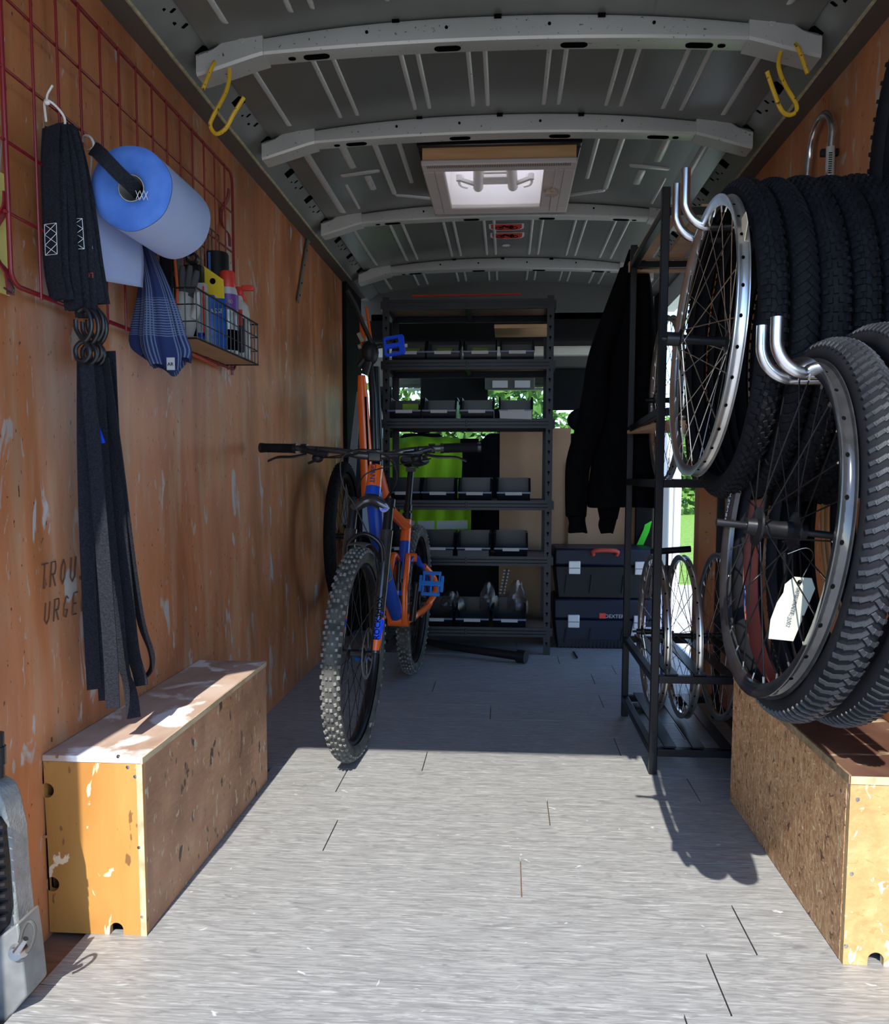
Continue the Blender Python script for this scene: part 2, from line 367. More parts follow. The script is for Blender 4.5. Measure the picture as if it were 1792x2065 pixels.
# floor
fl = struct('floor', MB().box(-.99, .99, 1.25, 5.3, -.06, -.013), subfloor)
rows = []
y = 1.462-.2*2
cuts = {1.462: [.445], 1.662: [.55], 1.862: [.068, 1.0], 2.062: [.75, -.45], 2.262: [.155], 2.462: [.62, -.5], 2.662: [-.25, .84],
        2.862: [.435], 3.062: [-.65, .7], 3.262: [-.035], 3.462: [.445, -.7], 1.262: [.358]}
k = 0
while y < 5.25:
    key = round(y, 3)
    cs = cuts.get(key, [random.uniform(-.6, .6)])
    lo, hi = (-.99 if y > 1.6 else -.872), .985
    if 1.6 < y+.1 < 2.6: lo = -.76 if y > 1.8 else -.80
    xs = [lo]+sorted([c for c in cs if lo+.05 < c < hi-.05])+[hi]
    for a, b in zip(xs, xs[1:]):
        mb = MB(); g = .0016
        mb.box(a+g, b-g, y+g, y+.2-g, -.012, 0)
        o = obj('plank', mb, lam, fl, sm=0)
        o.location.z += random.uniform(-.0004, 0)
    y += .2; k += 1
# walls
struct('wall_left', MB().box(-WX-.03, -WX, 1.32, 4.95, -.05, 2.12), wallwood)
wr = struct('wall_right', MB().box(WX, WX+.03, 1.25, 3.81, -.05, 2.12), wallwood)
struct('wall_right_door_post', MB().box(WX-.075, WX+.06, 3.72, 3.81, -.05, 2.0), wallwood)
# outer skins
struct('wall_left_skin', MB().box(-WX-.10, -WX-.032, .62, 7.2, -.4, 1.05).box(-WX-.10, -WX-.032, .62, 5.35, 1.05, 2.3).box(-WX-.10, -WX-.032, 6.3, 7.2, 1.05, 1.6), whitep)
struct('wall_right_skin', MB().box(WX+.032, WX+.10, .62, 3.81, -.4, 2.3).box(WX+.032, WX+.10, 3.81, 5.3, 2.0, 2.3).box(WX+.0, WX+.10, 3.81, 5.5, -.5, -.02)
       .box(WX+.02, WX+.035, 5.28, 5.42, -.4, 2.3), whitep)
# rear frame of the load opening: posts leaning in at the top, header
struct('trim_rear_frame', MB().prism([(-1.05, -.3), (-.905, -.3), (-.905, 1.4), (-.897, 1.78), (-.862, 1.97), (-.78, 2.05), (.78, 2.05), (.865, 1.97), (.90, 1.85), (.935, 1.2), (.935, -.3), (1.05, -.3), (1.05, 2.3), (-1.05, 2.3)], 'y', .60, .66), whitep)
# bottom left rear pillar with vent, visible at the photo's left edge
def pxz(pts, Y): return [(at(u, v, Y=Y).x, at(u, v, Y=Y).z) for u, v in pts]
pil = struct('trim_rear_pillar', MB().prism(pxz([(-60, 1560), (0, 1592), (11, 1615), (26, 1680), (31, 1760), (40, 1850), (44, 1870), (-60, 1925)], 1.40), 'y', 1.39, 1.45), nmat('grey filler metal', [(.20, .205, .19), (.30, .305, .29)], nscale=40, rough=.5, bump=.3), bevel=.006)
obj('lower_plate', MB().prism(pxz([(-60, 1932), (45, 1853), (52, 1900), (63, 2000), (8, 2067), (-60, 2150)], 1.385), 'y', 1.37, 1.44), nmat('scuffed steel plate', [(.16, .165, .16), (.30, .305, .30)], nscale=18, rough=.45, metal=.3), pil, bevel=.004)
obj('vent_frame', MB().prism(pxz([(-50, 1640), (0, 1648), (10, 1665), (18, 1740), (24, 1830), (18, 1865), (0, 1885), (-50, 1905)], 1.385), 'y', 1.38, 1.392), blackp, pil, bevel=.003)
for i in range(9):
    a = at(-30, 1672+i*23, Y=1.375); b = at(10+i*.8, 1668+i*23, Y=1.375)
    obj('vent_slat', MB().tube([a, b], .007, 8), blackp, pil)
mb = MB()
mb.tube(smooth_path([at(u, v, Y=1.36) for u, v in [(40, 1900), (47, 1872), (58, 1858), (68, 1865), (70, 1885), (62, 1910), (54, 1920)]], 4), .0035, 8)
obj('latch_loop', mb, base('dull wire loop', (.12, .12, .11), .5, .6)[0], pil)
mb = MB(); q = at(37, 1918, Y=1.372)
mb.lathe([(0, -.012), (.012, -.012), (.017, 0), (.017, .006), (0, .006)], q, 'y', 20)
mb.tube([q+Vector((.004, -.012, .006)), at(52, 1893, Y=1.355)], [.007, .005], 10)
obj('latch_hook', mb, zinc, pil)
tag(obj('gas_strut', MB().cyl(at(-6, 1478, Y=1.42), at(-4, 1567, Y=1.42), .012).cyl(at(-6, 1505, Y=1.42), at(-5, 1540, Y=1.42), .015), blackm), 'black strut end at the left edge above the grey pillar', 'strut')
struct('trim_sill', MB().box(-.94, -.86, 1.33, 1.36, -.03, -.005), blackm)

# ceiling: side ledge, sealer strip, perforated rail, panel
for s_, nm in ((-1, 'left'), (1, 'right')):
    tz = 2.12
    struct('trim_ledge_'+nm, MB().prism([(s_*.985, tz-.004), (s_*.955, tz-.004), (s_*.90, tz+.006), (s_*.90, tz+.02), (s_*.985, tz+.02)], 'y', .66, 5.4), trimbrown)
    struct('trim_sealer_'+nm, MB().tube([(s_*.898, .7+i*.2, tz+.008+.0015*(i % 2)) for i in range(22)], .006, 6), tape)
    r0, r1 = Vector((s_*.893, 0, tz+.012)), Vector((s_*.805, 0, 2.20))
    nrm = Vector((s_*(r1.z-r0.z), 0, -s_*s_*abs(r1.x-r0.x)*-1)); 
    rail = struct('trim_rail_'+nm, MB().prism([(s_*.893, tz+.008), (s_*.805, 2.20), (s_*.80, 2.235), (s_*.99, 2.235), (s_*.99, tz+.012)], 'y', .66, 5.5), railm)
    d = (r1-r0).normalized(); inw = Vector((-s_*abs(d.z), 0, -abs(d.x)))
    yy = 1.75
    while yy < 5.0:
        for (dy, t, w, h) in ((0, .55, .05, .055), (.075, .42, .010, .016), (.10, .6, .010, .018), (.14, .40, .014, .022), (.175, .62, .012, .02)):
            c = r0.lerp(r1, t)+Vector((0, yy+dy, 0))+inw*.0008
            u_ = Vector((0, 1, 0))
            vs = [c+u_*(w*a)+d*(h*b) for a, b in ((0, -.5), (.5, -.3), (.5, .5), (.05, .5), (-.5, .3), (-.5, -.5))]
            vs2 = [p+inw*.001 for p in vs]
            obj('rail_hole', MB().add(vs+vs2, [(5, 4, 3, 2, 1, 0), (6, 7, 8, 9, 10, 11)]+[(i, (i+1) % 6, (i+1) % 6+6, i+6) for i in range(6)]), black, rail, sm=0)
        yy += .31
# roof panel with opening for the hatch
def zc(x): return 2.238-.06*(abs(x)/.8)**2.2
ce = MB(); hx0, hx1, hy0, hy1 = -.29, .245, 3.17, 3.75
xs = sorted([-.82, -.7, -.55, -.42, hx0, -.15, 0, .12, hx1, .42, .55, .7, .82]); ys = [.64, 1.5, 2.3, 2.9, hy0, hy1, 4.2, 4.8, 5.5]
for i in range(len(xs)-1):
    for j in range(len(ys)-1):
        if hx0 <= xs[i] < hx1 and hy0 <= ys[j] < hy1: continue
        a, b, c, d = xs[i], xs[i+1], ys[j], ys[j+1]
        ce.add([(a, c, zc(a)), (b, c, zc(b)), (b, d, zc(b)), (a, d, zc(a)), (a, c, zc(a)+.03), (b, c, zc(b)+.03), (b, d, zc(b)+.03), (a, d, zc(a)+.03)],
               [(0, 3, 2, 1), (4, 5, 6, 7), (0, 1, 5, 4), (2, 3, 7, 6), (0, 4, 7, 3), (1, 2, 6, 5)])
ceil = struct('ceiling', ce, steeld, sm=0)
# pressed swages (raised ridges) between the ribs
def swage(x0, y0, x1, y1, w=.016, h=.007):
    mb = MB(); n = 2; pts = [(x0, y0), (x1, y1)]
    L = math.hypot(x1-x0, y1-y0); ux, uy = (x1-x0)/L, (y1-y0)/L; nx, ny = -uy, ux
    rings = []
    for t, k in ((0, .15), (.04, 1), (.96, 1), (1, .15)):
        px_, py_ = x0+(x1-x0)*t, y0+(y1-y0)*t; z = zc(px_)
        rings.append([Vector((px_+nx*w*a, py_+ny*w*a, z+.001-h*b*k)) for a, b in ((-1, 0), (-.5, 1), (.5, 1), (1, 0))])
    mb.loft(rings, False)
    return obj('pressed_ridge', mb, steel, ceil, sm=50)
ribY = [2.35, 2.966, 3.90, 4.87, 5.64]
sw = [-.66, -.62, -.42, -.37, -.17, -.12, .10, .15, .36, .41, .60, .65]
for a, b in ((1.5, 2.28), (2.45, 2.93), (3.99, 4.84), (4.97, 5.45)):
    for x in [-.74, -.56, -.50, -.30, -.25, -.10, -.05, .14, .19, .35, .40, .54, .60, .74]:
        swage(x, a+.02, x*.995, b-.02, .009 if x in (-.74, .74) else .008)
for x in (-.74, .74): swage(x, 3.08, x, 3.86)
for s_ in (-1, 1):
    swage(s_*.60-.0, 3.10, s_*.60, 3.36); swage(s_*.56, 3.46, s_*.56, 3.62); swage(s_*.46-.02, 3.06, s_*.46-.02, 3.72, .012)
    swage(s_*.37-.02, 3.16, s_*.37-.02, 3.60, .010); swage(s_*.46-.02, 3.72, s_*.28-.02, 3.82, .012); swage(s_*.46-.02, 3.06, s_*.30-.02, 3.04, .010)
    swage(s_*.66, 3.42, s_*.50, 3.42, .014); swage(s_*.66, 3.52, s_*.66, 3.84, .008)
# roof ribs
def rib(Y, full=True):
    pth = []   # (x, z of the lower edge)
    for x in [-.845, -.76, -.665]: pth.append((x, 2.10+(2.152-2.10)*((x+.845)/.18)))
    for i in range(1, 16):
        x = -.665+1.33*i/16; pth.append((x, 2.172-.02*(x/.665)**2))
    for x in [.665, .76, .845]: pth.append((x, 2.10+(2.152-2.10)*((.845-x)/.18)))
    mb = MB(); rings = []
    for x, z in pth:
        zt = min(zc(x)-.004, z+.062)
        rings.append([Vector((x, Y+.02, zc(x)+.003)), Vector((x, Y+.004, zt)), Vector((x, Y, zt-.008)), Vector((x, Y-.002, z+.006)), Vector((x, Y+.004, z)), Vector((x, Y+.07, z+.004)), Vector((x, Y+.085, z+.012)), Vector((x, Y+.09, zc(x)+.003))])
    mb.loft(rings, True, True)
    r = struct('trim_roof_rib', mb, steel, sm=30)
    def zl(x):
        for (a, z0), (b, z1) in zip(pth, pth[1:]):
            if a <= x <= b: return z0+(z1-z0)*(x-a)/(b-a)
        return 2.1
    for s_ in (-1, 1):   # gusset plates at the ends, slightly proud
        g = MB(); rr = []
        for x in (.660, .69, .76, .80, .835, .85):
            z = zl(s_*min(x, .845)); zt = {.660: .075, .69: .078, .76: .074, .80: .058, .835: .056, .85: .056}[x]
            rr.append([Vector((s_*x, Y-.002, z+zt)), Vector((s_*x, Y-.007, z+zt-.006)), Vector((s_*x, Y-.008, z+.004)), Vector((s_*x, Y-.002, z-.003)), Vector((s_*x, Y+.075, z-.001)), Vector((s_*x, Y+.03, z+.02))])
        g.loft(rr, True, True); obj('gusset_plate', g, steel, r, sm=30)
        c = Vector((s_*.72, Y-.008, zl(.72*s_)+.052))
        obj('gusset_bolt', MB().lathe([(0, -.002), (.008, -.002), (.009, .002)], c, 'y', 16), steel, r)
    def slot(x, w, d, yo, nm='slot'):
        z = zl(x)-.0005+.004*(yo/.07); sl_ = (zl(x+.01)-zl(x-.01))/.02
        off = .003 if abs(x) > .66 else .0012
        vs = []
        n = 14
        for i in range(n):
            a = 2*PI*i/n; ex = max(0, w/2-d/2)*(1 if math.cos(a) > 0 else -1)
            xx = ex+math.cos(a)*d/2; vs.append(Vector((x+xx, Y+yo+math.sin(a)*d/2, z+sl_*xx-off)))
        v2 = [v+Vector((0, 0, .004)) for v in vs]
        mb = MB().add(vs+v2, [tuple(range(n)), tuple(range(2*n-1, n-1, -1))]+[(i, (i+1) % n, (i+1) % n+n, i+n) for i in range(n)])
        obj('rib_slot', mb, black, r, sm=0)
    for x in (-.50, 0.0-.13, .22, .56): slot(x-.02, .075, .03, .042)
    for x in (-.59, .60): slot(x, .022, .02, .042)
    for x in (-.73, .73): slot(x, .08, .034, .04)
    for x in (-.80, .80): slot(x, .045, .03, .04)
    for x in (-.4, -.18, .1, .38):
        z = zl(x)
        obj('rib_hole', MB().lathe([(0, -.003), (.0045, -.003), (.0045, .001)], (x+.03, Y, z+.036), 'y', 10), black, r)
        obj('rib_notch', MB().box(x-.12, x-.10, Y-.004, Y+.01, zc(x)-.012 if False else z+.054, z+.064), black, r, sm=0)
    return r
for Y in ribY: rib(Y)
# ---------------------------------------------------------------- cab end (dark, behind the shelving)
struct('wall_cab_floor', MB().box(-1.0, 1.0, 5.25, 7.2, -.1, -.02), darkint)
struct('ceiling_cab', MB().prism([(5.5, 2.24), (5.5, 2.0), (5.9, 1.95), (6.25, 1.68), (6.45, 1.66), (6.45, 1.72), (6.0, 2.1), (5.6, 2.3)], 'x', -.99, .99), headl)
struct('trim_cab_shelf', MB().box(-.9, .9, 5.5, 5.75, 1.86, 2.06), darkint, bevel=.02)
struct('trim_cab_rib', MB().box(-.88, .88, 5.72, 5.78, 1.80, 1.86), steel)
struct('trim_cab_header', MB().box(-.75, .75, 6.30, 6.36, 1.625, 1.64), steel)
struct('trim_dashboard', MB().prism([(6.35, .3), (6.35, 1.12), (6.5, 1.2), (7.1, 1.22), (7.2, .3)], 'x', -.95, .95), darkint, bevel=.03)
struct('window_windscreen', MB().prism([(6.42, 1.66), (6.425, 1.675), (7.105, 1.225), (7.10, 1.21)], 'x', -.90, .90), glassm)
struct('trim_windscreen_post', MB().bar((-.93, 6.40, 1.70), (-.97, 7.15, 1.2), .10, .06).bar((.93, 6.40, 1.70), (.97, 7.15, 1.2), .10, .06), darkint)
struct('window_cab_left', MB().box(-WX-.07, -WX-.064, 5.42, 6.3, 1.05, 1.6), glassm)
struct('wall_cab_side_right', MB().box(WX+.03, WX+.1, 6.3, 7.2, -.3, 1.2), whitep)
tag(obj('sun_visor', MB().box(-.62, -.12, 6.12, 6.16, 1.50, 1.76), darkint, bevel=.01), 'dark sun visor behind the shelf on the left, under the cab roof', 'sun visor')
tag(obj('sun_visor', MB().box(.30, .78, 6.12, 6.16, 1.46, 1.76), darkint, bevel=.01), 'dark sun visor right of the shelving post, under the cab roof', 'sun visor')
lt = thing('interior_light', 'pale cab reading light between the sun visors, seen between two shelves', 'light', (.05, 6.0, 1.66))
obj('housing', MB().box(-.14, .22, 6.0, 6.06, 1.60, 1.86), headl, lt, bevel=.01)
for x in (-.03, .13): obj('lens', MB().box(x-.055, x+.055, 5.99, 6.0, 1.61, 1.66), base('white lens', (.6, .6, .6), .4)[0], lt)

struct('wall_left_lining', MB().box(-.954, -.93, 4.90, 5.4, -.02, 2.12), darkint)
struct('wall_right_lining', MB().box(.955, .985, 5.28, 5.44, -.02, 2.12), darkint)
# ---------------------------------------------------------------- outside
g = MB(); 
for i in range(60):
    pass
struct('ground_grass', MB().box(3, 60, 21, 60, -.62, -.60).box(-40, 8, 12.2, 60, -.62, -.598), grassm)
def tree(x, y, z0, h, w, label, name='tree', seed=0, n=2600, trunk=True, ls=.16):
    random.seed(seed)
    t = thing(name, label, 'tree' if name == 'tree' else 'hedge', (x, y, z0))
    mb = MB()
    for i in range(n):
        a, b = random.uniform(0, 2*PI), random.uniform(-1, 1); r = random.random()**.4
        lump = 1+.25*math.sin(3*a+seed)+.2*math.sin(7*b*2+a*2)
        cz = z0+h*.55 if trunk else z0+h*.5
        c = Vector((x+w*r*math.cos(a)*math.sqrt(1-b*b)*lump, y+w*.7*r*math.sin(a)*math.sqrt(1-b*b)*lump, cz+(h*.48 if trunk else h*.5)*b*r*lump))
        u_ = Vector((random.gauss(0, 1), random.gauss(0, 1), random.gauss(0, 1))).normalized(); v_ = u_.orthogonal().normalized(); s_ = random.uniform(.5, 1.3)*ls
        mb.add([c-u_*s_, c+v_*s_*.5, c+u_*s_, c-v_*s_*.5], [(0, 1, 2, 3)])
    stuff(obj('foliage', mb, leafm, t, sm=0))
    if trunk: obj('trunk', MB().tube([(x, y, z0), (x+.1, y, z0+h*.3), (x, y, z0+h*.7)], [.22, .16, .06], 10), barkm, t)
    random.seed(99+seed)
tree(10.6, 46, -.6, 5.2, 1.9, 'tree outside the side door, standing beyond the bush', seed=1, ls=.3)
tree(7.9, 34, -.45, 3.2, 2.3, 'dense bush outside the side door at the far edge of the grass', seed=2, trunk=False, name='bush', ls=.2)
tree(-.45, 12.5, -.6, 4.4, 1.95, 'leafy hedge outside the windscreen, seen between the shelves', seed=4, trunk=False, name='hedge', n=5000, ls=.10)
# branch with leaves against the sky
mb = MB(); random.seed(5)
for i in range(26):
    c = at(1354+random.gauss(0, 3.5), 582+random.gauss(0, 8), Y=8); u_ = Vector((random.gauss(0, 1), 0, random.gauss(0, 1))).normalized(); v_ = u_.cross(Vector((0, 1, 0)))
    mb.add([c-u_*.025, c+v_*.014, c+u_*.025, c-v_*.014], [(0, 1, 2, 3)])
br = obj('leafy_twig', mb, base('sunlit leaf', (.30, .45, .04), .6)[0], sm=0)
tag(br, 'small twig of yellow green leaves against the blue sky', 'twig')
obj('stem', MB().tube([at(1354, 590, Y=8), at(1361, 560, Y=8.0), at(1385, 500, Y=8.0)], .006, 6), barkm, br)
for i, (v0, v1) in enumerate(((619, 613), (645, 641))):
    tag(obj('power_line', MB().tube([at(1250, v0+10, Y=30), at(1340, v0, Y=30), at(1440, v1, Y=30)], .022, 5), blackp), ('upper' if i == 0 else 'lower')+' thin power line crossing the blue sky behind the rack', 'cable')
# own front door standing open, white
dr = thing('open_cab_door', 'white van door standing open outside the side opening', 'door', (.97, 5.6, -.3))
obj('door_panel', MB().prism([(.97, -.35), (1.185, -.35), (1.19, .93), (1.17, 1.10), (1.07, 1.30), (1.03, 1.9), (.99, 2.05), (.97, 2.05)], 'y', 5.58, 5.64), whitep, dr, bevel=.012)
obj('door_pressing', MB().prism([(1.0, .15), (1.10, .15), (1.115, .35), (1.12, .6), (1.06, .75), (1.0, .78)], 'y', 5.572, 5.58), whitep, dr, bevel=.006)
obj('door_pressing', MB().prism([(1.0, -.25), (1.11, -.25), (1.10, .08), (1.0, .10)], 'y', 5.572, 5.58), whitep, dr, bevel=.006)
obj('door_seal', MB().tube([(1.135, 5.575, -.3), (1.14, 5.575, .9), (1.10, 5.575, 1.1)], .006, 6), base('grey seal', (.3, .3, .32), .6)[0], dr)
# E0
# ================================================================== HATCH
h = thing('roof_hatch', 'square beige roof hatch with a bright milky window between the roof ribs', 'skylight', (-.02, 3.46, 2.14))
X0, X1, Y0, Y1 = -.305, .276, 3.155, 3.74
def frame(mb, a0, a1, b0, b1, c0, c1, d0, d1, z0, z1):
    mb.box(a0, a1, b0, c0, z0, z1); mb.box(a0, a1, c1, b1, z0, z1); mb.box(a0, d0, c0, c1, z0, z1); mb.box(d1, a1, c0, c1, z0, z1); return mb
wx0, wx1, wy0, wy1 = -.222, .155, 3.228, 3.665
obj('wooden_frame', frame(MB(), X0+.005, X1-.005, Y0+.006, Y1-.006, Y0+.03, Y1-.03, X0+.03, X1-.03, 2.155, 2.205), hatchwood, h, sm=0)
obj('sealant', frame(MB(), X0-.015, X1+.015, Y0-.012, Y1+.012, Y0+.03, Y1-.03, X0+.03, X1-.03, 2.2, 2.228), sealant, h, bevel=.005)
obj('cover_frame', frame(MB(), X0, X1, Y0, Y1, wy0, wy1, wx0, wx1, 2.135, 2.157), beige, h, bevel=.006)
mb = MB()
for i in range(84): mb.box(X0+.022+i*.0064, X0+.0252+i*.0064, Y0+.004, Y0+.026, 2.1335, 2.136)
stuff(obj('vent_slots', mb, base('vent slot brown', (.12, .09, .07), .8)[0], h, sm=0))
for x in (X0+.045, X1-.045): obj('groove', MB().box(x-.001, x+.001, Y0+.06, Y1-.02, 2.1343, 2.136), base('groove', (.2, .17, .15), .8)[0], h, sm=0)
obj('slider_rail', MB().box(.198, .205, Y0+.05, Y1-.04, 2.131, 2.137), beige, h, bevel=.001)
obj('slider_latch', MB().box(.172, .222, 3.44, 3.475, 2.118, 2.137).box(.192, .212, 3.42, 3.50, 2.122, 2.137), base('tan latch', (.42, .32, .24), .5)[0], h, bevel=.003)
obj('side_wall', frame(MB(), hx0+.001, hx1-.001, hy0+.001, hy1-.001, wy0-.006, wy1+.006, wx0-.006, wx1+.006, 2.15, 2.33), milk, h, sm=0)
mb = MB(); rr = []
for i in range(9):
    t = i/8; a = t*PI/2; k = math.cos(a)*.08+.92 if i < 8 else .6
    z = 2.33+.05*math.sin(a)
    rr.append([Vector(((hx0+hx1)/2+math.copysign(min(1, abs(math.cos(b))*1.25), math.cos(b))*.30*k, (hy0+hy1)/2+math.copysign(min(1, abs(math.sin(b))*1.25), math.sin(b))*.31*k, z)) for b in [2*PI*j/32 for j in range(32)]])
mb.loft(rr, True); n_ = len(mb.v)
mb.f.append(tuple(range(n_-32, n_)))
obj('dome', mb, domem, h, sol=.002)
# mechanism: H shaped crank carrier
mb = MB()
mb.box(-.10, .035, 3.44, 3.52, 2.185, 2.205); mb.tube([(-.095, 3.30, 2.20), (-.105, 3.56, 2.19)], .022, 12); mb.tube([(.030, 3.30, 2.20), (.040, 3.56, 2.19)], .022, 12)
mb.box(-.08, .015, 3.40, 3.415, 2.19, 2.205)
obj('crank_carrier', mb, milk, h, bevel=.004)
for s_ in (-1, 1):
    obj('crank_arm', MB().bar((-.033+s_*.075, 3.52, 2.185), (-.033+s_*.145, 3.43, 2.18), .016, .012).cyl((-.033+s_*.145, 3.43, 2.172), (-.033+s_*.145, 3.43, 2.195), .012), milk, h)
    obj('roller', MB().tube(smooth_path([(-.033+s_*.13, 3.46, 2.20), (-.033+s_*.15, 3.52, 2.20), (-.033+s_*.145, 3.60, 2.21), (-.033+s_*.12, 3.62, 2.21)], 4), .006, 8), milk, h)
# ceiling stickers
for i, (Yc, z0) in enumerate(((at(1012, 458, Z=2.235).y, 0), (at(1012, 475.5, Z=2.235).y, 0))):
    nm = ('red bicycle sticker on the ceiling, the one nearer the hatch', 'red bicycle sticker on the ceiling, the one farther from the hatch')[i]
    cx = .012+.004*i; z = zc(cx)-.0035
    def shp(k, zz):
        w, d = .088*k, .055*k
        return MB().prism([(cx-w, Yc-d), (cx+w, Yc-d), (cx+w, Yc+d*.35), (cx+w*.85, Yc+d*.75), (cx+w*.4, Yc+d), (cx, Yc+d*1.06), (cx-w*.4, Yc+d), (cx-w*.85, Yc+d*.75), (cx-w, Yc+d*.35)], 'z', zz, zz+.001)
    o = tag(obj('bicycle_sticker', shp(1, z), base('sticker border', (.5, .5, .5), .5)[0], sm=0), nm, 'sticker')
    obj('red_field', shp(.88, z-.0008), base('sticker red', (.42, .03, .02), .5)[0], o, sm=0)
    zz = z-.0022; mb = MB()
    for a in (-.036, .036): mb.tube([(cx+a+.02*math.cos(2*PI*j/16), Yc+.008+.022*math.sin(2*PI*j/16), zz) for j in range(16)], .0014, 5, loop=True)
    for a, b in (((-.036, .008), (-.012, -.022)), ((-.012, -.022), (.018, .014)), ((.018, .014), (.026, -.024)), ((-.012, -.022), (.024, -.016)), ((.018, .014), (.036, .008)), ((.024, -.018), (.036, .008)), ((-.02, -.028), (-.006, -.028)), ((.018, -.027), (.032, -.027))):
        mb.tube([(cx+a[0], Yc+a[1], zz), (cx+b[0], Yc+b[1], zz)], .0022, 5)
    obj('bicycle_drawing', mb, black, o)
tag(obj('oval_sticker', MB().lathe([(0, -.001), (.022, -.001), (.022, 0), (0, 0)], (.010, at(1012, 495, Z=2.235).y, zc(0)-.003), 'z', 24), base('white sticker', (.6, .58, .56), .6)[0]), 'small white oval sticker on the ceiling behind the red ones', 'sticker')

# yellow hooks hanging in the ribs
for s_, lbl in ((-1, 'yellow bent rod hook hanging from the left end of the nearest roof rib'), (1, 'yellow bent rod hook hanging from the right end of the nearest roof rib')):
    if s_ < 0: P = [(409, 180, 2.33), (427, 136, 2.335), (440, 120, 2.36), (454, 124, 2.37), (463, 145, 2.36), (456, 184, 2.35), (430, 234, 2.34), (424, 254, 2.34), (436, 270, 2.34), (455, 259, 2.335), (470, 232, 2.33), (492, 196, 2.32)]
    else: P = [(1628, 149, 2.33), (1610, 100, 2.335), (1594, 84, 2.36), (1578, 96, 2.37), (1569, 130, 2.36), (1581, 168, 2.35), (1604, 208, 2.34), (1604, 226, 2.34), (1588, 232, 2.34), (1574, 220, 2.335), (1560, 185, 2.33), (1546, 144, 2.32)]
    tag(obj('rod_hook', MB().tube(smooth_path([at(u, v, Y=y_) for u, v, y_ in P], 4), .0058, 8), yellow), lbl, 'hook')

# metal bracket strip on the left wall near the roof, small notice at far left
br = MB(); a, b = at(620, 488, X=-.945), at(601, 608, X=-.945)
o = tag(obj('wall_bracket', MB().bar(a, b, .028, .006, up=(1, 0, 0)).bar(a, a+Vector((.0, .05, .03)), .028, .006, up=(1, 0, 0)), base('dull galvanised', (.22, .23, .22), .5, .5)[0], bevel=.001), 'flat grey steel bracket strip screwed to the left wall near the roof', 'bracket')
for t in (.15, .4, .7, .9): obj('bracket_hole', MB().lathe([(0, 0), (.005, 0), (.005, .001)], a.lerp(b, t)+Vector((.0035, 0, 0)), 'x', 10), black, o)
tag(obj('paper_notice', MB().box(-.953, -.950, 1.30, 1.585, 1.335, 1.565), base('pale yellow paper', (.66, .56, .16), .8)[0], sm=0), 'pale yellow sheet on the left wall behind the red grid', 'notice')
# handwriting on the left wall
hw = MB()
G = {'T': [[(0, 1), (.8, 1)], [(.4, 1), (.4, 0)]], 'R': [[(0, 0), (0, 1), (.5, 1), (.6, .75), (.5, .5), (0, .5)], [(.25, .5), (.65, 0)]],
     'O': [[(.3, 1), (.05, .7), (.05, .25), (.3, 0), (.55, .25), (.55, .7), (.3, 1)]], 'U': [[(0, 1), (.02, .2), (.3, 0), (.58, .2), (.6, 1)]],
     'S': [[(.55, .85), (.3, 1), (.05, .8), (.25, .55), (.5, .35), (.45, .08), (.1, 0), (0, .15)]], 'E': [[(.5, 1), (0, 1), (0, 0), (.5, 0)], [(0, .5), (.4, .5)]],
     'G': [[(.55, .85), (.3, 1), (.05, .6), (.1, .1), (.4, 0), (.55, .35), (.3, .35)]], 'N': [[(0, 0), (0, 1), (.5, 0), (.5, 1)]], 'C': [[(.5, .85), (.25, 1), (0, .6), (.1, .1), (.5, .1)]]}
def write(word, u0, v0, du, hpx, slope, X=-.9535):
    for i, ch in enumerate(word):
        for st_ in G[ch]:
            pts = [at(u0+(i+x*.8)*du+(1-y_)*-3, v0-(i+x*.8)*du*slope-y_*hpx, X=X) for x, y_ in st_]
            hw.tube(pts, .0016, 4, flat=1)
write('TROUSSE', 84, 1189, 20, 50, .25)
write('URGENCE', 92, 1260, 19, 44, .35)
tag(obj('handwriting', hw, base('brown marker', (.10, .04, .02), .9)[0], sm=0), 'brown handwriting on the left wall behind the hanging straps', 'writing')

# ================================================================== WHEEL ARCH BOXES
bl, br_, hb, b1, b2 = -.737, .712, .393, 1.639, 2.535
lb = thing('wheel_arch_box', 'yellow brown plywood box over the left wheel arch, below the black straps', 'box', (-.85, 2.08, 0))
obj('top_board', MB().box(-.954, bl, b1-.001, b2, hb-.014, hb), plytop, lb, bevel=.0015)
obj('top_edge', MB().box(bl-.002, bl+.0025, b1-.001, b2, hb-.0145, hb-.001), edgeply, lb, sm=0)
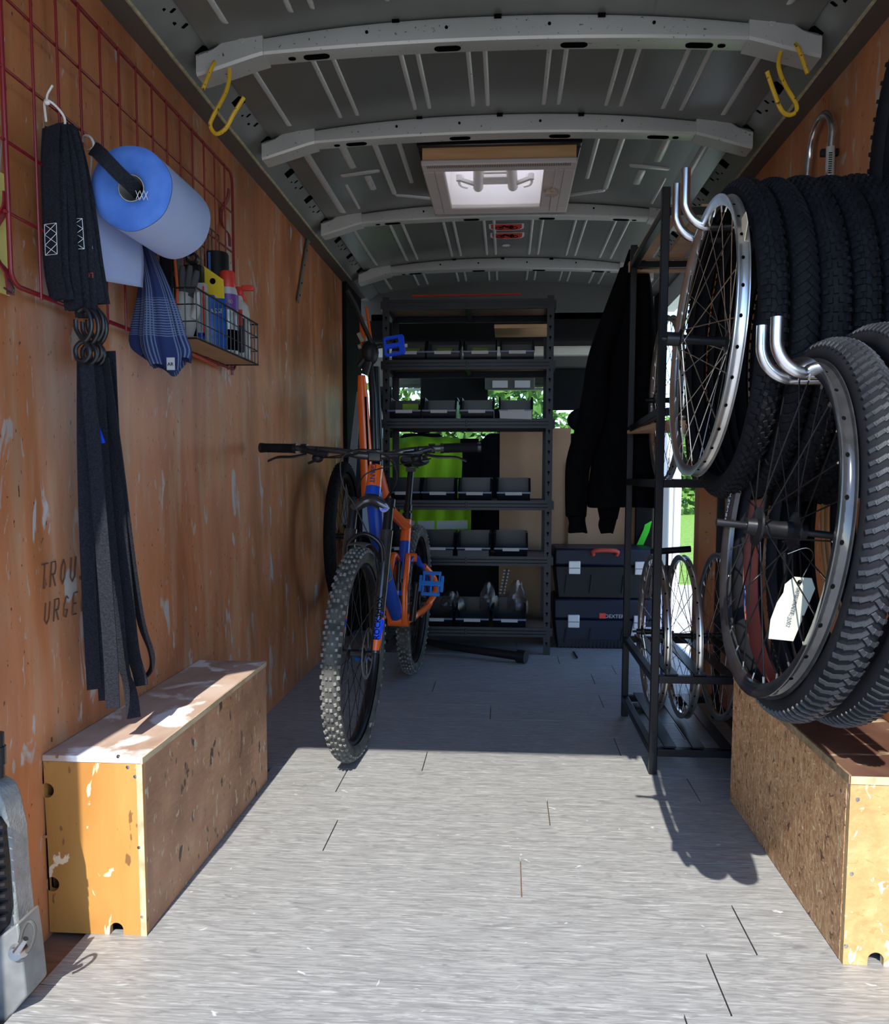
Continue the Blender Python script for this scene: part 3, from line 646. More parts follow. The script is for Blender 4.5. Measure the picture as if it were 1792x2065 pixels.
# front board with the half round notch and two round holes (ring of polygons)
def board_with_holes(x0, x1, z0, z1, ya, yb, holes, n=20):
    bm = bmesh.new(); 
    def loop(pts): 
        vs = [bm.verts.new((p[0], ya, p[1])) for p in pts]; return [bm.edges.new((vs[i], vs[(i+1) % len(vs)])) for i in range(len(vs))]
    outer = [(x0, z0)]; hs = []
    for cx, cz, r in holes:
        if cz-r < z0: outer += [(cx+r*math.cos(PI-PI*i/n), z0+max(0, cz-z0)+r*math.sin(PI-PI*i/n)) for i in range(n+1)] if True else []
        else: hs.append([(cx+r*math.cos(2*PI*i/n), cz+r*math.sin(2*PI*i/n)) for i in range(n)])
    outer += [(x1, z0), (x1, z1), (x0, z1)]
    if outer[1][1] > z0+1e-6 and len(outer) > 4:
        i0 = 1; outer.insert(1, (outer[1][0], z0)); outer.insert(len(outer)-3, (outer[-4][0], z0))
    ed = loop(outer)
    for h_ in hs: ed += loop(h_)
    r = bmesh.ops.triangle_fill(bm, use_beauty=True, use_dissolve=False, edges=ed)
    fs = [f for f in r['geom'] if isinstance(f, bmesh.types.BMFace)]
    e = bmesh.ops.extrude_face_region(bm, geom=fs); bmesh.ops.translate(bm, verts=[v for v in e['geom'] if isinstance(v, bmesh.types.BMVert)], vec=(0, yb-ya, 0))
    bmesh.ops.recalc_face_normals(bm, faces=bm.faces); bm.verts.index_update()
    mb = MB(); mb.add([v.co.copy() for v in bm.verts], [[v.index for v in f.verts] for f in bm.faces]); bm.free(); return mb
h1, h2, h3 = at(94, 1594, Y=b1), at(105, 1783, Y=b1), at(235, 1872, Y=b1)
obj('front_board', board_with_holes(-.952, bl-.001, .0, hb-.0145, b1, b1+.014, [(h1.x, h1.z, .016), (h2.x, h2.z, .016), (h3.x, .012, .015)]), ply, lb, sm=0)
obj('side_board', MB().box(bl-.014, bl, b1+.0142, b2, .0, hb-.0146), plyside, lb, bevel=.002)
obj('back_board', MB().box(-.952, bl-.015, b2-.015, b2, .0, hb-.015), plyside, lb)
obj('inner_shadow_board', MB().box(-.952, bl-.03, b1+.05, b1+.06, .0, hb-.03), base('dark shade backing', (.03, .02, .015), .9)[0], lb)  # dark sheet added behind the holes, shade inside the box put into its colour
obj('corner_edge', MB().box(bl-.012, bl+.001, b1-.0012, b1+.0005, .0, hb-.015), edgeply, lb, sm=0)
for u, v in ((115, 1526), (238, 1526), (257, 1547), (272, 1566), (81, 1538), (280, 1709), (286, 1849)):
    p = at(u, v, Y=b1-.001); obj('screw', MB().lathe([(0, -.001), (.0035, -.0008), (.0042, .001)], p, 'y', 12), zinc, lb)
p = at(83, 1687, Y=b1-.008); obj('wood_peg', MB().cyl(p, p+Vector((.012, 0, 0)), .003, 8), base('rust peg', (.45, .2, .1), .8)[0], lb)

rb = thing('wheel_arch_box', 'scuffed strand board box over the right wheel arch, under the hanging tyres', 'box', (.83, 2.08, 0))
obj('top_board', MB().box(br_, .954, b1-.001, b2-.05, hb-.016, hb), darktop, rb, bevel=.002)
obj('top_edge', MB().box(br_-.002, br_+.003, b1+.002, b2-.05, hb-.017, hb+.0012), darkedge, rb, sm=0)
obj('sunny_lip', MB().box(br_+.0, .954, b1-.0025, b1-.001, hb-.016, hb), edgeply, rb, sm=0)
q = at(1765, 1938, Y=b1)
obj('front_board', board_with_holes(br_+.001, .954, .0, hb-.0165, b1, b1+.016, [(q.x, .012, .016)]), osbface, rb, sm=0)
obj('side_board', MB().box(br_, br_+.016, b1+.0162, b2-.05, .0, hb-.0165), osb, rb, bevel=.002)
obj('shade_backing', MB().box(br_+.03, .952, b1+.05, b1+.06, .0, hb-.03), base('dark shade backing', (.03, .02, .015), .9)[0], rb)  # added dark sheet stands in for the shade seen through the notch
for u, v in ((1768, 1571), (1729, 1612), (1717, 1762), (1706, 1908)):
    p = at(u, v, Y=b1-.001); obj('screw', MB().lathe([(0, -.001), (.0038, -.0008), (.0045, .001)], p, 'y', 12), zinc, rb)

# ================================================================== RED GRID
gx = -.922
gr = thing('wire_grid', 'red coated wire grid panel mounted on the left wall', 'grid', (gx, 2.2, 1.35))
zs = [1.348+.1325*i for i in range(6)]; ysg = [1.545+.0935*i for i in range(15)]; ysg = [1.545+(2.85-1.545)*i/14 for i in range(15)]
for z in zs:
    if z in (zs[0], zs[-1]): continue
    obj('wire', MB().tube([(gx, ysg[0]-.012, z), (gx, ysg[-1], z)], .0032, 8), redwire, gr)
for y in ysg[1:-1]: obj('wire', MB().tube([(gx+.005, y, zs[0]-.01), (gx+.005, y, zs[-1])], .0028, 8), redwire, gr)
c = .03; fr = []
for (yy, zz, a0) in ((ysg[0]+c, zs[0]+c, PI), (ysg[-1]-c, zs[0]+c, 1.5*PI), (ysg[-1]-c, zs[-1]-c, 0), (ysg[0]+c, zs[-1]-c, .5*PI)):
    for j in range(6): a = a0+PI/2*j/5; fr.append((gx, yy+c*math.cos(a), zz+c*math.sin(a)))
obj('border_wire', MB().tube(fr, .0048, 10, loop=True), redwire, gr)
for y in (ysg[0], ysg[-1]-.03):
    for z in (zs[0]+.05, zs[-1]-.18):
        obj('bracket', MB().ribbon(smooth_path([(gx-.002, y, z-.07), (gx-.004, y-.005, z-.03), (-.947, y-.008, z), (-.947, y-.008, z+.05), (gx-.006, y, z+.09), (gx-.002, y, z+.12)], 3), .022, .003, side=(0, 1, 0)), redwire, gr)
w = MB().tube(smooth_path([at(16, 563, Y=1.53), at(24, 575, Y=1.525), at(28, 584, Y=1.52), at(22, 590, Y=1.52), at(8, 580, Y=1.52)], 3), .0018, 6)
tag(obj('small_wire_hook', w, blackwire), 'small bent wire hook on the lower left corner of the red grid', 'hook')

# ================================================================== STRAPS
def A(pts): return [at(u, v, Y=y_) for u, v, y_ in pts]
LBS = ['black tie-down strap, leftmost of the hanging bundle, with a sunlit grey tail', 'black tie-down strap second from left in the hanging bundle, short tail in shade',
       'black tie-down strap in the middle of the hanging bundle, its tail touching the box', 'black tie-down strap, rightmost of the bundle, its grey tail curling']
up_ = [[(103, 254, 1.68), (100, 330, 1.66), (103, 440, 1.66), (106, 540, 1.67), (118, 603, 1.68)],
       [(113, 252, 1.69), (122, 330, 1.68), (134, 440, 1.69), (140, 540, 1.70), (150, 625, 1.71)],
       [(121, 252, 1.70), (140, 330, 1.69), (152, 430, 1.70), (160, 540, 1.71), (168, 640, 1.72)],
       [(126, 254, 1.72), (146, 330, 1.72), (164, 430, 1.72), (178, 530, 1.73), (192, 612, 1.74)]]
lo_ = [[(174, 722, 1.72), (180, 800, 1.72), (190, 900, 1.72), (203, 1060, 1.71), (214, 1200, 1.70), (224, 1340, 1.69), (227, 1428, 1.69)],
       [(170, 730, 1.75), (170, 900, 1.75), (174, 1060, 1.75), (182, 1250, 1.75), (190, 1390, 1.75)],
       [(196, 724, 1.76), (205, 900, 1.765), (218, 1060, 1.77), (232, 1200, 1.78), (246, 1330, 1.79), (262, 1390, 1.80), (270, 1448, 1.79)],
       [(211, 722, 1.76), (226, 830, 1.77), (240, 930, 1.78), (256, 1060, 1.80), (272, 1180, 1.82), (286, 1260, 1.84), (304, 1312, 1.86), (306, 1340, 1.87), (298, 1358, 1.88), (283, 1372, 1.89)]]
hk = [(176, 0), (190, 4), (200, 0), (206, 6)]
for i in range(4):
    t = thing('tie_down_strap', LBS[i], 'strap', A([up_[i][0]])[0], 'black tie-down straps hanging in a bundle')
    P = smooth_path(A(up_[i]), 4)
    side = (.8, -.25+.12*i, 0)
    obj('upper_loop', MB().ribbon(P, .045 if i != 2 else .035, .003, side).ribbon([p+Vector((.004, .012, 0)) for p in P], .042, .003, (.7, .3, 0)), webbing, t)
    if i != 1:
        a, b = P[6 if i == 0 else 8], P[11 if i != 3 else 12]; sd = Vector(side).normalized(); mb = MB(); f = Vector((0, -.0035, 0))
        a = P[8]-Vector((0, 0, .012)); b = a+(P[12]-P[8]).normalized()*.06
        w_ = .016; c1, c2, c3, c4 = a-sd*w_+f, a+sd*w_+f, b+sd*w_+f, b-sd*w_+f
        for p_, q_ in ((c1, c2), (c2, c3), (c3, c4), (c4, c1)): mb.tube([p_, q_], .0006, 4)
        for k in range(3):
            s0, s1 = k/3, (k+1)/3
            mb.tube([c1.lerp(c4, s0), c2.lerp(c3, s1)], .0006, 4); mb.tube([c2.lerp(c3, s0), c1.lerp(c4, s1)], .0006, 4)
        obj('stitching', mb, whitest, t)
    du, dv = hk[i]; ym = 1.70+.02*i
    top = up_[i][-1]; S1 = [(du-18, 628+dv, ym), (du-6, 622+dv, ym), (du+6, 640+dv, ym), (du+8, 665+dv, ym), (du-2, 685+dv, ym), (du-16, 692+dv, ym), (du-24, 705+dv, ym), (du-20, 724+dv, ym), (du-6, 728+dv, ym), (du+4, 716+dv, ym), (du+2, 700+dv, ym), (du-10, 684+dv, ym), (du-22, 665+dv, ym), (du-24, 645+dv, ym)]
    obj('hook', MB().tube(smooth_path(A(S1), 3), .0048, 8), blackm, t)
    Q = smooth_path(A(lo_[i]), 4)
    rot = [(.95, .1, 0), (.8, .5, 0), (.9, -.35, 0), (.8, -.5, 0)][i]
    if i == 3: ws = [Vector(rot).lerp(Vector((.35, -.9, 0)), min(1, max(0, (k-20)/16))) for k in range(len(Q))]
    elif i == 2: ws = [Vector(rot).lerp(Vector((.6, .8, 0)), min(1, max(0, abs(k-18)/8))) for k in range(len(Q))]
    else: ws = [rot]*len(Q)
    obj('lower_webbing', MB().ribbon(Q, .030, .003, rot, ws), webbing, t)
    if i == 1: obj('back_webbing', MB().ribbon([p+Vector((.018, .02, -.03)) for p in Q], .034, .003, (.8, .3, 0)), webbing, t)
    if i == 2:
        obj('back_webbing', MB().ribbon([p+Vector((.015, .022, .02)) for p in Q[:-3]], .036, .003, (.8, -.2, 0)), webbing, t)
        obj('blue_label', MB().prism([(at(192, 830, Y=1.745).x, at(192, 830, Y=1.745).z), (at(214, 893, Y=1.745).x, at(214, 893, Y=1.745).z), (at(198, 896, Y=1.745).x, at(198, 896, Y=1.745).z)], 'y', 1.738, 1.742), decblue, t)
    if i == 3:
        q = P[13]; text('label_text', 'LOOP', .016, q+Vector((.012, -.008, 0)), (-1, 0, 0), (0, 0, -1), base('faded red', (.35, .05, .03), .8)[0], t)
tie = thing('cable_tie', 'white cable tie holding the black straps to the red grid', 'cable tie', at(100, 220, Y=1.66))
obj('loop', MB().tube(smooth_path(A([(93, 245, 1.68), (90, 205, 1.66), (103, 206, 1.655), (120, 222, 1.67), (130, 238, 1.68), (131, 255, 1.69)]), 4), .0025, 6), whitetie, tie)
obj('tail', MB().tube(smooth_path(A([(95, 208, 1.66), (95, 192, 1.65), (106, 172, 1.645)]), 4), .0022, 6).ell(at(95, 207, Y=1.655), .006, .005, .005), whitetie, tie)
tie = thing('cable_tie', 'white cable tie holding the strap of the blue paper roll', 'cable tie', at(180, 290, Y=1.80))
obj('loop', MB().tube(smooth_path(A([(168, 285, 1.82), (171, 274, 1.80), (182, 277, 1.78), (189, 290, 1.77), (187, 300, 1.77), (178, 303, 1.79)]), 4), .003, 6), whitetie, tie)
obj('tail', MB().tube(smooth_path(A([(184, 298, 1.78), (184, 330, 1.78), (179, 376, 1.78)]), 4), .0018, 6), whitetie, tie)

# ================================================================== BLUE ROLL
c0 = at(265, 380, Y=1.75); R = .088; L = .225
rl = thing('paper_roll', 'big roll of blue paper towel hanging from the red grid', 'paper roll', c0)
rad = lambda a: R*(1+.012*math.sin(3*a+1)+.008*math.sin(7*a))
mb = MB(); ring = lambda r, y_: [Vector((c0.x+math.cos(2*PI*j/64)*r(2*PI*j/64), c0.y+y_, c0.z+math.sin(2*PI*j/64)*r(2*PI*j/64))) for j in range(64)]
mb.loft([ring(rad, 0), ring(rad, L), ring(lambda a: .03, L), ], True); obj('paper_layers', mb, bluepap, rl, sm=50)
mb = MB(); mb.loft([ring(lambda a: rad(a)*.995, -.001), ring(lambda a: R*.75+.001*math.sin(9*a), -.002), ring(lambda a: R*.5, -.0005), ring(lambda a: .0285, -.001)], True); obj('roll_end', mb, bluefoam, rl, sol=.002)
obj('core', MB().lathe([(.028, -.002), (.028, L), (.0265, L), (.0265, -.002)], c0, 'y', 40, closed=True), cardtube, rl)
rings = []
for k in range(14):
    t = k/13
    r_ = []
    for j in range(14):
        s_ = j/13; z = c0.z-.0-t*(.185-.03*s_); x = c0.x-R-.003+.030*t*t*0+.012*math.sin(t*3+s_)*t
        r_.append(Vector((x+s_*.0+ .05*t*(s_)*.6-.012*t, c0.y+.0+L*s_-.0, z)))
    rings.append(r_)
obj('hanging_sheet', MB().loft(rings, False), bluepap, rl, sol=.001)
sp_ = tag(obj('hanging_strap', MB().ribbon(smooth_path(A([(187, 300, 1.77), (195, 304, 1.71), (213, 322, 1.69), (240, 350, 1.70), (268, 376, 1.73), (287, 396, 1.80), (300, 402, 1.90)]), 4), .030, .004, (.6, 0, .8)), webbing), 'short black strap running through the core of the blue paper roll', 'strap')
q = at(283, 392, Y=1.742); mb = MB()
for k in range(3): mb.tube([q+Vector((-.010+k*.009, 0, -.010)), q+Vector((-.002+k*.009, 0, .006))], .0006, 4); mb.tube([q+Vector((-.002+k*.009, 0, -.012)), q+Vector((-.010+k*.009, 0, .008))], .0006, 4)
obj('stitching', mb, whitest, sp_)

# ================================================================== STRIPED CLOTH
prof = [(290, 490, 12), (300, 530, 18), (312, 580, 27), (318, 630, 38), (322, 680, 48), (330, 712, 50), (338, 736, 40)]
rings = []; nn = 72
sm_ = smooth_path([Vector((a, b, c)) for a, b, c in prof], 5)
for k, p in enumerate(sm_):
    t = k/(len(sm_)-1); c = at(p.x, p.y, Y=2.05); hw_ = p.z/1656*2.1; r_ = []
    for j in range(nn):
        a = 2*PI*j/nn; fo = 1+.16*math.sin(6*a+.6)*min(1, .3+t)+.10*math.sin(11*a+2+t)
        dz = (.016*math.sin(2*a+1)-.010*math.sin(5*a))*(t**4)
        r_.append(c+Vector((math.cos(a)*hw_*fo, math.sin(a)*.045*(.4+.6*t)*fo, dz)))
    rings.append(r_)
clo = tag(obj('cloth', MB().loft(rings, True, False), clothm, sm=60, sol=.002), 'blue cloth with thin white stripes hanging beside the wire basket', 'cloth')
q = at(345, 733, Y=1.99); obj('care_label', MB().box(q.x-.010, q.x+.010, q.y-.003, q.y-.001, q.z-.016, q.z+.014), paper, clo, sm=0)
text('label_print', 'AR', .012, q+Vector((-.008, -.0035, -.006)), (1, 0, 0), (0, 0, 1), black, clo)

# ================================================================== WIRE BASKET
bx0, bx1, by0, by1, bz0, bz1 = -.935, -.81, 2.20, 2.745, 1.352, 1.485
bk = thing('wire_basket', 'black wire basket hanging from the red grid, full of bottles', 'basket', ((bx0+bx1)/2, 2.45, bz0))
mb = MB(); r_ = .0018
for z in (bz0, bz0+.045, bz0+.09): mb.tube([(bx1, by0, z), (bx1, by1, z)], r_, 5)
for i in range(17): y = by0+(by1-by0)*i/16; mb.tube([(bx1, y, bz0), (bx1, y, bz1)], r_, 5)
stuff(obj('front_mesh', mb, blackwire, bk))
mb = MB()
for z in (bz0, bz0+.045, bz0+.09, bz1, 1.56, 1.63, 1.70, 1.775): mb.tube([(bx0, by0, z), (bx0, by1, z)], r_, 5)
for i in range(17): y = by0+(by1-by0)*i/16; mb.tube([(bx0, y, bz0), (bx0, y, 1.775)], r_, 5)
stuff(obj('back_mesh', mb, blackwire, bk))
mb = MB()
for y in (by0, by1):
    for z in (bz0+.045, bz0+.09): mb.tube([(bx0, y, z), (bx1, y, z)], r_, 5)
    for i in range(1, 4): x = bx0+(bx1-bx0)*i/4; mb.tube([(x, y, bz0), (x, y, bz1)], r_, 5)
stuff(obj('side_mesh', mb, blackwire, bk))
obj('rim_wire', MB().tube([(bx0, by0, bz1), (bx1, by0, bz1), (bx1, by1, bz1), (bx0, by1, bz1)], .003, 6, loop=True), blackwire, bk)
obj('base_wire', MB().tube([(bx0, by0, bz0), (bx1, by0, bz0), (bx1, by1, bz0), (bx0, by1, bz0)], .0028, 6, loop=True), blackwire, bk)
tag(obj('cardboard_liner', MB().box(bx0+.004, bx1-.004, by0+.006, by1-.006, bz0+.002, bz0+.006), cardb, sm=0), 'cardboard sheet lining the bottom of the black wire basket', 'cardboard')
tag(obj('orange_rod', MB().tube([at(382, 712, Y=2.2), at(436, 738, Y=2.45)], .004, 6), base('orange red rod', (.45, .06, .02), .5)[0]), 'thin red rod under the wire basket', 'rod')
zf = bz0+.007
t = thing('spray_can', 'purple and grey spray can with a red cap in the wire basket', 'spray can', (-.848, 2.565, zf))
obj('body', MB().lathe([(0, 0), (.030, 0), (.031, .004), (.031, .185), (.026, .205), (.012, .212), (0, .212)], (-.848, 2.565, zf), 'z', 28), silver, t)
obj('purple_band', MB().lathe([(.0314, .135), (.0314, .183), (.0305, .184)], (-.848, 2.565, zf), 'z', 28), base('purple', (.15, .05, .30), .4)[0], t)
obj('dark_band', MB().lathe([(.0314, .012), (.0314, .075)], (-.848, 2.565, zf), 'z', 28), black, t)
obj('cap', MB().lathe([(.024, .200), (.025, .204), (.024, .25), (.020, .256), (0, .257)], (-.848, 2.565, zf), 'z', 24), redp, t)
text('can_print', 'WD 40', .018, (-.873, 2.535, zf+.15), (1, -.2, 0), (0, 0, 1), paper, t)
t = thing('spray_bottle', 'white bottle with black and red label and a red trigger in the basket', 'bottle', (-.85, 2.68, zf))
mb = MB(); rr = []
for z, k in ((0, .9), (.01, 1), (.15, 1), (.175, .85), (.19, .4), (.205, .35)): rr.append([Vector((-.85+.034*k*math.cos(a), 2.68+.026*k*math.sin(a), zf+z)) for a in [2*PI*j/20 for j in range(20)]])
obj('bottle_body', mb.loft(rr, True, True), base('white plastic', (.5, .5, .48), .4)[0], t)
obj('label', MB().box(-.875, -.825, 2.645, 2.653, zf+.02, zf+.13), base('black label', (.03, .02, .02), .5)[0], t, bevel=.004)
obj('label_band', MB().box(-.872, -.828, 2.642, 2.646, zf+.105, zf+.155), redp, t, sm=0)
obj('trigger_head', MB().box(-.862, -.838, 2.66, 2.70, zf+.205, zf+.232).box(-.838, -.800, 2.668, 2.688, zf+.222, zf+.238).tube([(-.842, 2.678, zf+.22), (-.828, 2.678, zf+.19)], .005, 6), redp, t, bevel=.003)
t = thing('tall_can', 'tall black can with a blue stripe at the back of the basket', 'can', (-.895, 2.60, zf))
obj('body', MB().lathe([(0, 0), (.036, 0), (.037, .005), (.037, .315), (.034, .322), (0, .322)], (-.893, 2.60, zf), 'z', 28), blackp, t)
obj('stripe', MB().lathe([(.0375, .005), (.0375, .316)], (-.893, 2.60, zf), 'z', 4, a0=-2.0, a1=-1.75), base('blue stripe', (.05, .18, .45), .4)[0], t)
t = thing('sealant_pouch', 'blue pouch with a yellow header in the wire basket', 'pouch', (-.84, 2.43, zf))
obj('pouch_body', MB().loft([[Vector((-.842+a*.028*k, 2.43+b*.012*m_+a*.02, zf+z)) for a, b in ((-1, -.3), (-.5, -1), (.5, -1), (1, -.3), (1, .3), (.5, 1), (-.5, 1), (-1, .3))] for z, k, m_ in ((0, 1, .6), (.05, 1.05, 1), (.13, 1, .9), (.155, 1, .3))], True, True), base('blue film', (.01, .09, .42), .35)[0], t)
obj('yellow_header', MB().prism([(-.874, zf+.150), (-.812, zf+.145), (-.814, zf+.20), (-.872, zf+.24)], 'y', 2.427, 2.431), base('yellow film', (.72, .52, .03), .4)[0], t)
text('print', 'MASSE', .020, (-.868, 2.414, zf+.10), (1, 0, 0), (0, .1, 1), base('pale print', (.5, .6, .75), .5)[0], t)
obj('hang_slot', MB().lathe([(0, 0), (.009, 0), (.009, .001)], (-.845, 2.425, zf+.195), 'y', 10), black, t)
t = thing('small_carton', 'slim white and red carton in the wire basket, left of the blue pouch', 'carton', (-.85, 2.33, zf))
obj('carton', MB().box(-.862, -.838, 2.335, 2.365, zf, zf+.17), paper, t, sm=0); obj('red_stripe', MB().box(-.842, -.8375, 2.333, 2.335, zf+.02, zf+.16), redp, t, sm=0)
obj('blue_panel', MB().box(-.862, -.838, 2.333, 2.3355, zf, zf+.03), bikebl, t, sm=0)
t = thing('work_glove', 'grey and white work glove stuffed in the wire basket', 'glove', (-.865, 2.26, zf))
obj('palm', MB().tube(smooth_path([(-.872, 2.27, zf+.005), (-.868, 2.265, zf+.05), (-.865, 2.26, zf+.09), (-.862, 2.262, zf+.125)], 4), [.022+.012*math.sin(PI*min(1, i/9)) for i in range(13)], 14, flat=.6), base('off white glove', (.42, .42, .40), .9)[0], t)
for i, (dx, l) in enumerate(((-.026, .06), (-.010, .075), (.006, .078), (.020, .065))):
    obj('finger', MB().tube(smooth_path([(-.862+dx*.6, 2.262, zf+.115), (-.862+dx, 2.255+.004*i, zf+.15), (-.862+dx*1.2+.010, 2.24+.006*i, zf+.12+l)], 4), [.0105]*6+[.010, .009, .006], 10), base('grey glove coating', (.06, .065, .07), .8)[0], t)
obj('thumb', MB().tube(smooth_path([(-.842, 2.262, zf+.06), (-.826, 2.25, zf+.09), (-.822, 2.24, zf+.125)], 4), [.012]*6+[.011, .010, .007], 10), base('pale thumb', (.5, .5, .47), .9)[0], t)
t = thing('tool_pouch', 'black pouch with an orange cord at the left of the basket', 'pouch', (-.90, 2.28, zf))
obj('pouch_body', MB().box(-.928, -.880, 2.235, 2.30, zf, zf+.25), blackp, t, bevel=.012)
obj('cord', MB().tube(smooth_path([(-.882, 2.23, zf+.27), (-.876, 2.225, zf+.2), (-.872, 2.225, zf+.12), (-.882, 2.225, zf+.03)], 4), .004, 6), base('orange cord', (.6, .10, .02), .6)[0], t)
t = thing('phone_clamp', 'black bicycle lamp bracket standing in the basket behind the glove', 'bracket', (-.90, 2.40, zf))
obj('body', MB().box(-.92, -.865, 2.385, 2.42, zf+.0, zf+.235), blackp, t, bevel=.006)
obj('clamp', MB().lathe([(.012, -.01), (.018, -.01), (.018, .01), (.012, .01)], (-.895, 2.40, zf+.255), 'y', 20, closed=True), blackm, t)

# ================================================================== WHEELS AND TYRES
def ringpath(c, r, n=72, axis='x'):
    return [Vector(c)+Vector((0, r*math.cos(2*PI*i/n), r*math.sin(2*PI*i/n))) for i in range(n)]
def wheel(name, label, c, R, rimm, spm, hubm, n=32, hubw=.05, ax=.08, rimw=.011, group=None, parent=None, holes=True, cat='wheel', depth=.020, srad=.0011, cass=False):
    c = Vector(c)
    t = thing(name, label, cat, c-Vector((0, 0, R)), group) if parent is None else parent
    prof = [(R, -rimw), (R, -rimw+.002), (R-.006, -rimw+.003), (R-.009, -.004), (R-.009, .004), (R-.006, rimw-.003), (R, rimw-.002), (R, rimw), (R-.012, rimw-.0005), (R-depth, .005), (R-depth, -.005), (R-.012, -rimw+.0005)]
    rim = obj('rim', MB().lathe(prof, c, 'x', 96, closed=True), rimm, t, sm=40)
    mb = MB(); nip = MB(); hl = MB()
    for i in range(n):
        a = 2*PI*i/n; s_ = 1 if i % 2 else -1; tw = (1 if (i//2) % 2 else -1)*.95
        h_ = c+Vector((s_*hubw*.5, .022*math.cos(a+tw), .022*math.sin(a+tw)))
        e_ = c+Vector((0, (R-depth+.001)*math.cos(a), (R-depth+.001)*math.sin(a)))
        mb.tube([h_, e_], srad, 5); nip.tube([e_, e_+(h_-e_).normalized()*.013], .0022, 5)
        if holes:
            for s2 in (1,):
                d = Vector((0, math.cos(a+.0), math.sin(a+.0))); q = c+d*(R-.0088); m = Matrix((Vector((1, 0, 0)), Vector((0, -d.z, d.y)), d)).transposed()
                hl.add([q+m @ Vector((.0032*math.cos(b), .0040*math.sin(b), 0)) for b in [2*PI*j/8 for j in range(8)]]+[q+m @ Vector((.0032*math.cos(b), .0040*math.sin(b), .0004)) for b in [2*PI*j/8 for j in range(8)]], [tuple(range(8)), tuple(range(15, 7, -1))]+[(j, (j+1) % 8, (j+1) % 8+8, j+8) for j in range(8)])
    stuff(obj('spokes', mb, spm, t)); stuff(obj('spoke_nipples', nip, chrome, t))
    if holes: stuff(obj('spoke_holes', hl, black, rim, sm=0))
    hs = 1.3 if rimm is gloss else .85
    hp = [(0, -ax), (.005, -ax), (.005, -hubw/2-.02), (.011, -hubw/2-.02), (.012, -hubw/2-.004), (.027, -hubw/2-.002), (.027, -hubw/2+.002), (.013, -hubw/2+.006), (.011, 0), (.013, hubw/2-.006), (.027, hubw/2-.002), (.027, hubw/2+.002), (.012, hubw/2+.004), (.011, hubw/2+.02), (.005, hubw/2+.02), (.005, ax), (0, ax)]
    hub = obj('hub', MB().lathe([(a*hs, b) for a, b in hp], c, 'x', 24), hubm, t)
    if cass: obj('freewheel_body', MB().lathe([(0, -hubw/2-.030), (.015, -hubw/2-.030), (.015, -hubw/2-.004), (0, -hubw/2-.004)], c, 'x', 24), hubm, t)
    return t
def tyre_mb(c, R, s, n=96, t=.003, opening=.62, m=16):
    """C shaped section, open towards the hub; R outer radius, s section radius"""
    prof = []; rc = R-s
    for i in range(m+1):
        a = -PI*opening-(-2*PI*opening)*i/m; a = -PI*(.5+.5*opening)*1+2*PI*(.5+.5*opening)*i/m
        prof.append((rc+s*math.cos(a), s*math.sin(a)))
    inner = [(rc+(s-t)*math.cos(-PI*(.5+.5*opening)+2*PI*(.5+.5*opening)*i/m), (s-t)*math.sin(-PI*(.5+.5*opening)+2*PI*(.5+.5*opening)*i/m)) for i in range(m, -1, -1)]
    return MB().lathe(prof+inner, c, 'x', n, closed=True)
def knobs(c, R, s, n, rows, kw, kl, kh, skew=0, m=None, jit=0, rot=0):
    """blocks on the tyre tread. rows: list of (angle across, phase)"""
    mb = MB(); c = Vector(c); rc = R-s
    for i in range(n):
        for (b, ph, sk, ln) in rows:
            a = 2*PI*(i+ph)/n+rot
            d = Vector((0, math.cos(a), math.sin(a))); tg = Vector((0, -math.sin(a), math.cos(a)))
            nn = (d*math.cos(b)+Vector((1, 0, 0))*math.sin(b)).normalized(); w_ = nn.cross(tg)
            p = c+d*rc+nn*s
            u_ = (tg*math.cos(sk)+w_*math.sin(sk)); v_ = nn.cross(u_)
            hl_, hw_ = kl*.5*ln, kw*.5
            vs = [p+u_*x+v_*y-nn*.001 for x, y in ((-hl_, -hw_), (hl_, -hw_), (hl_, hw_), (-hl_, hw_))]+[p+u_*x*.86+v_*y*.86+nn*kh for x, y in ((-hl_, -hw_), (hl_, -hw_), (hl_, hw_), (-hl_, hw_))]
            mb.add(vs, [(4, 5, 6, 7), (0, 1, 5, 4), (1, 2, 6, 5), (2, 3, 7, 6), (3, 0, 4, 7)])
    return mb
def tilt(t, c, R, deg):
    a = math.radians(deg); c = Vector(c)
    t.rotation_euler = (0, a, 0); t.location = c-Vector((R*math.sin(a), 0, R*math.cos(a)))
    return t
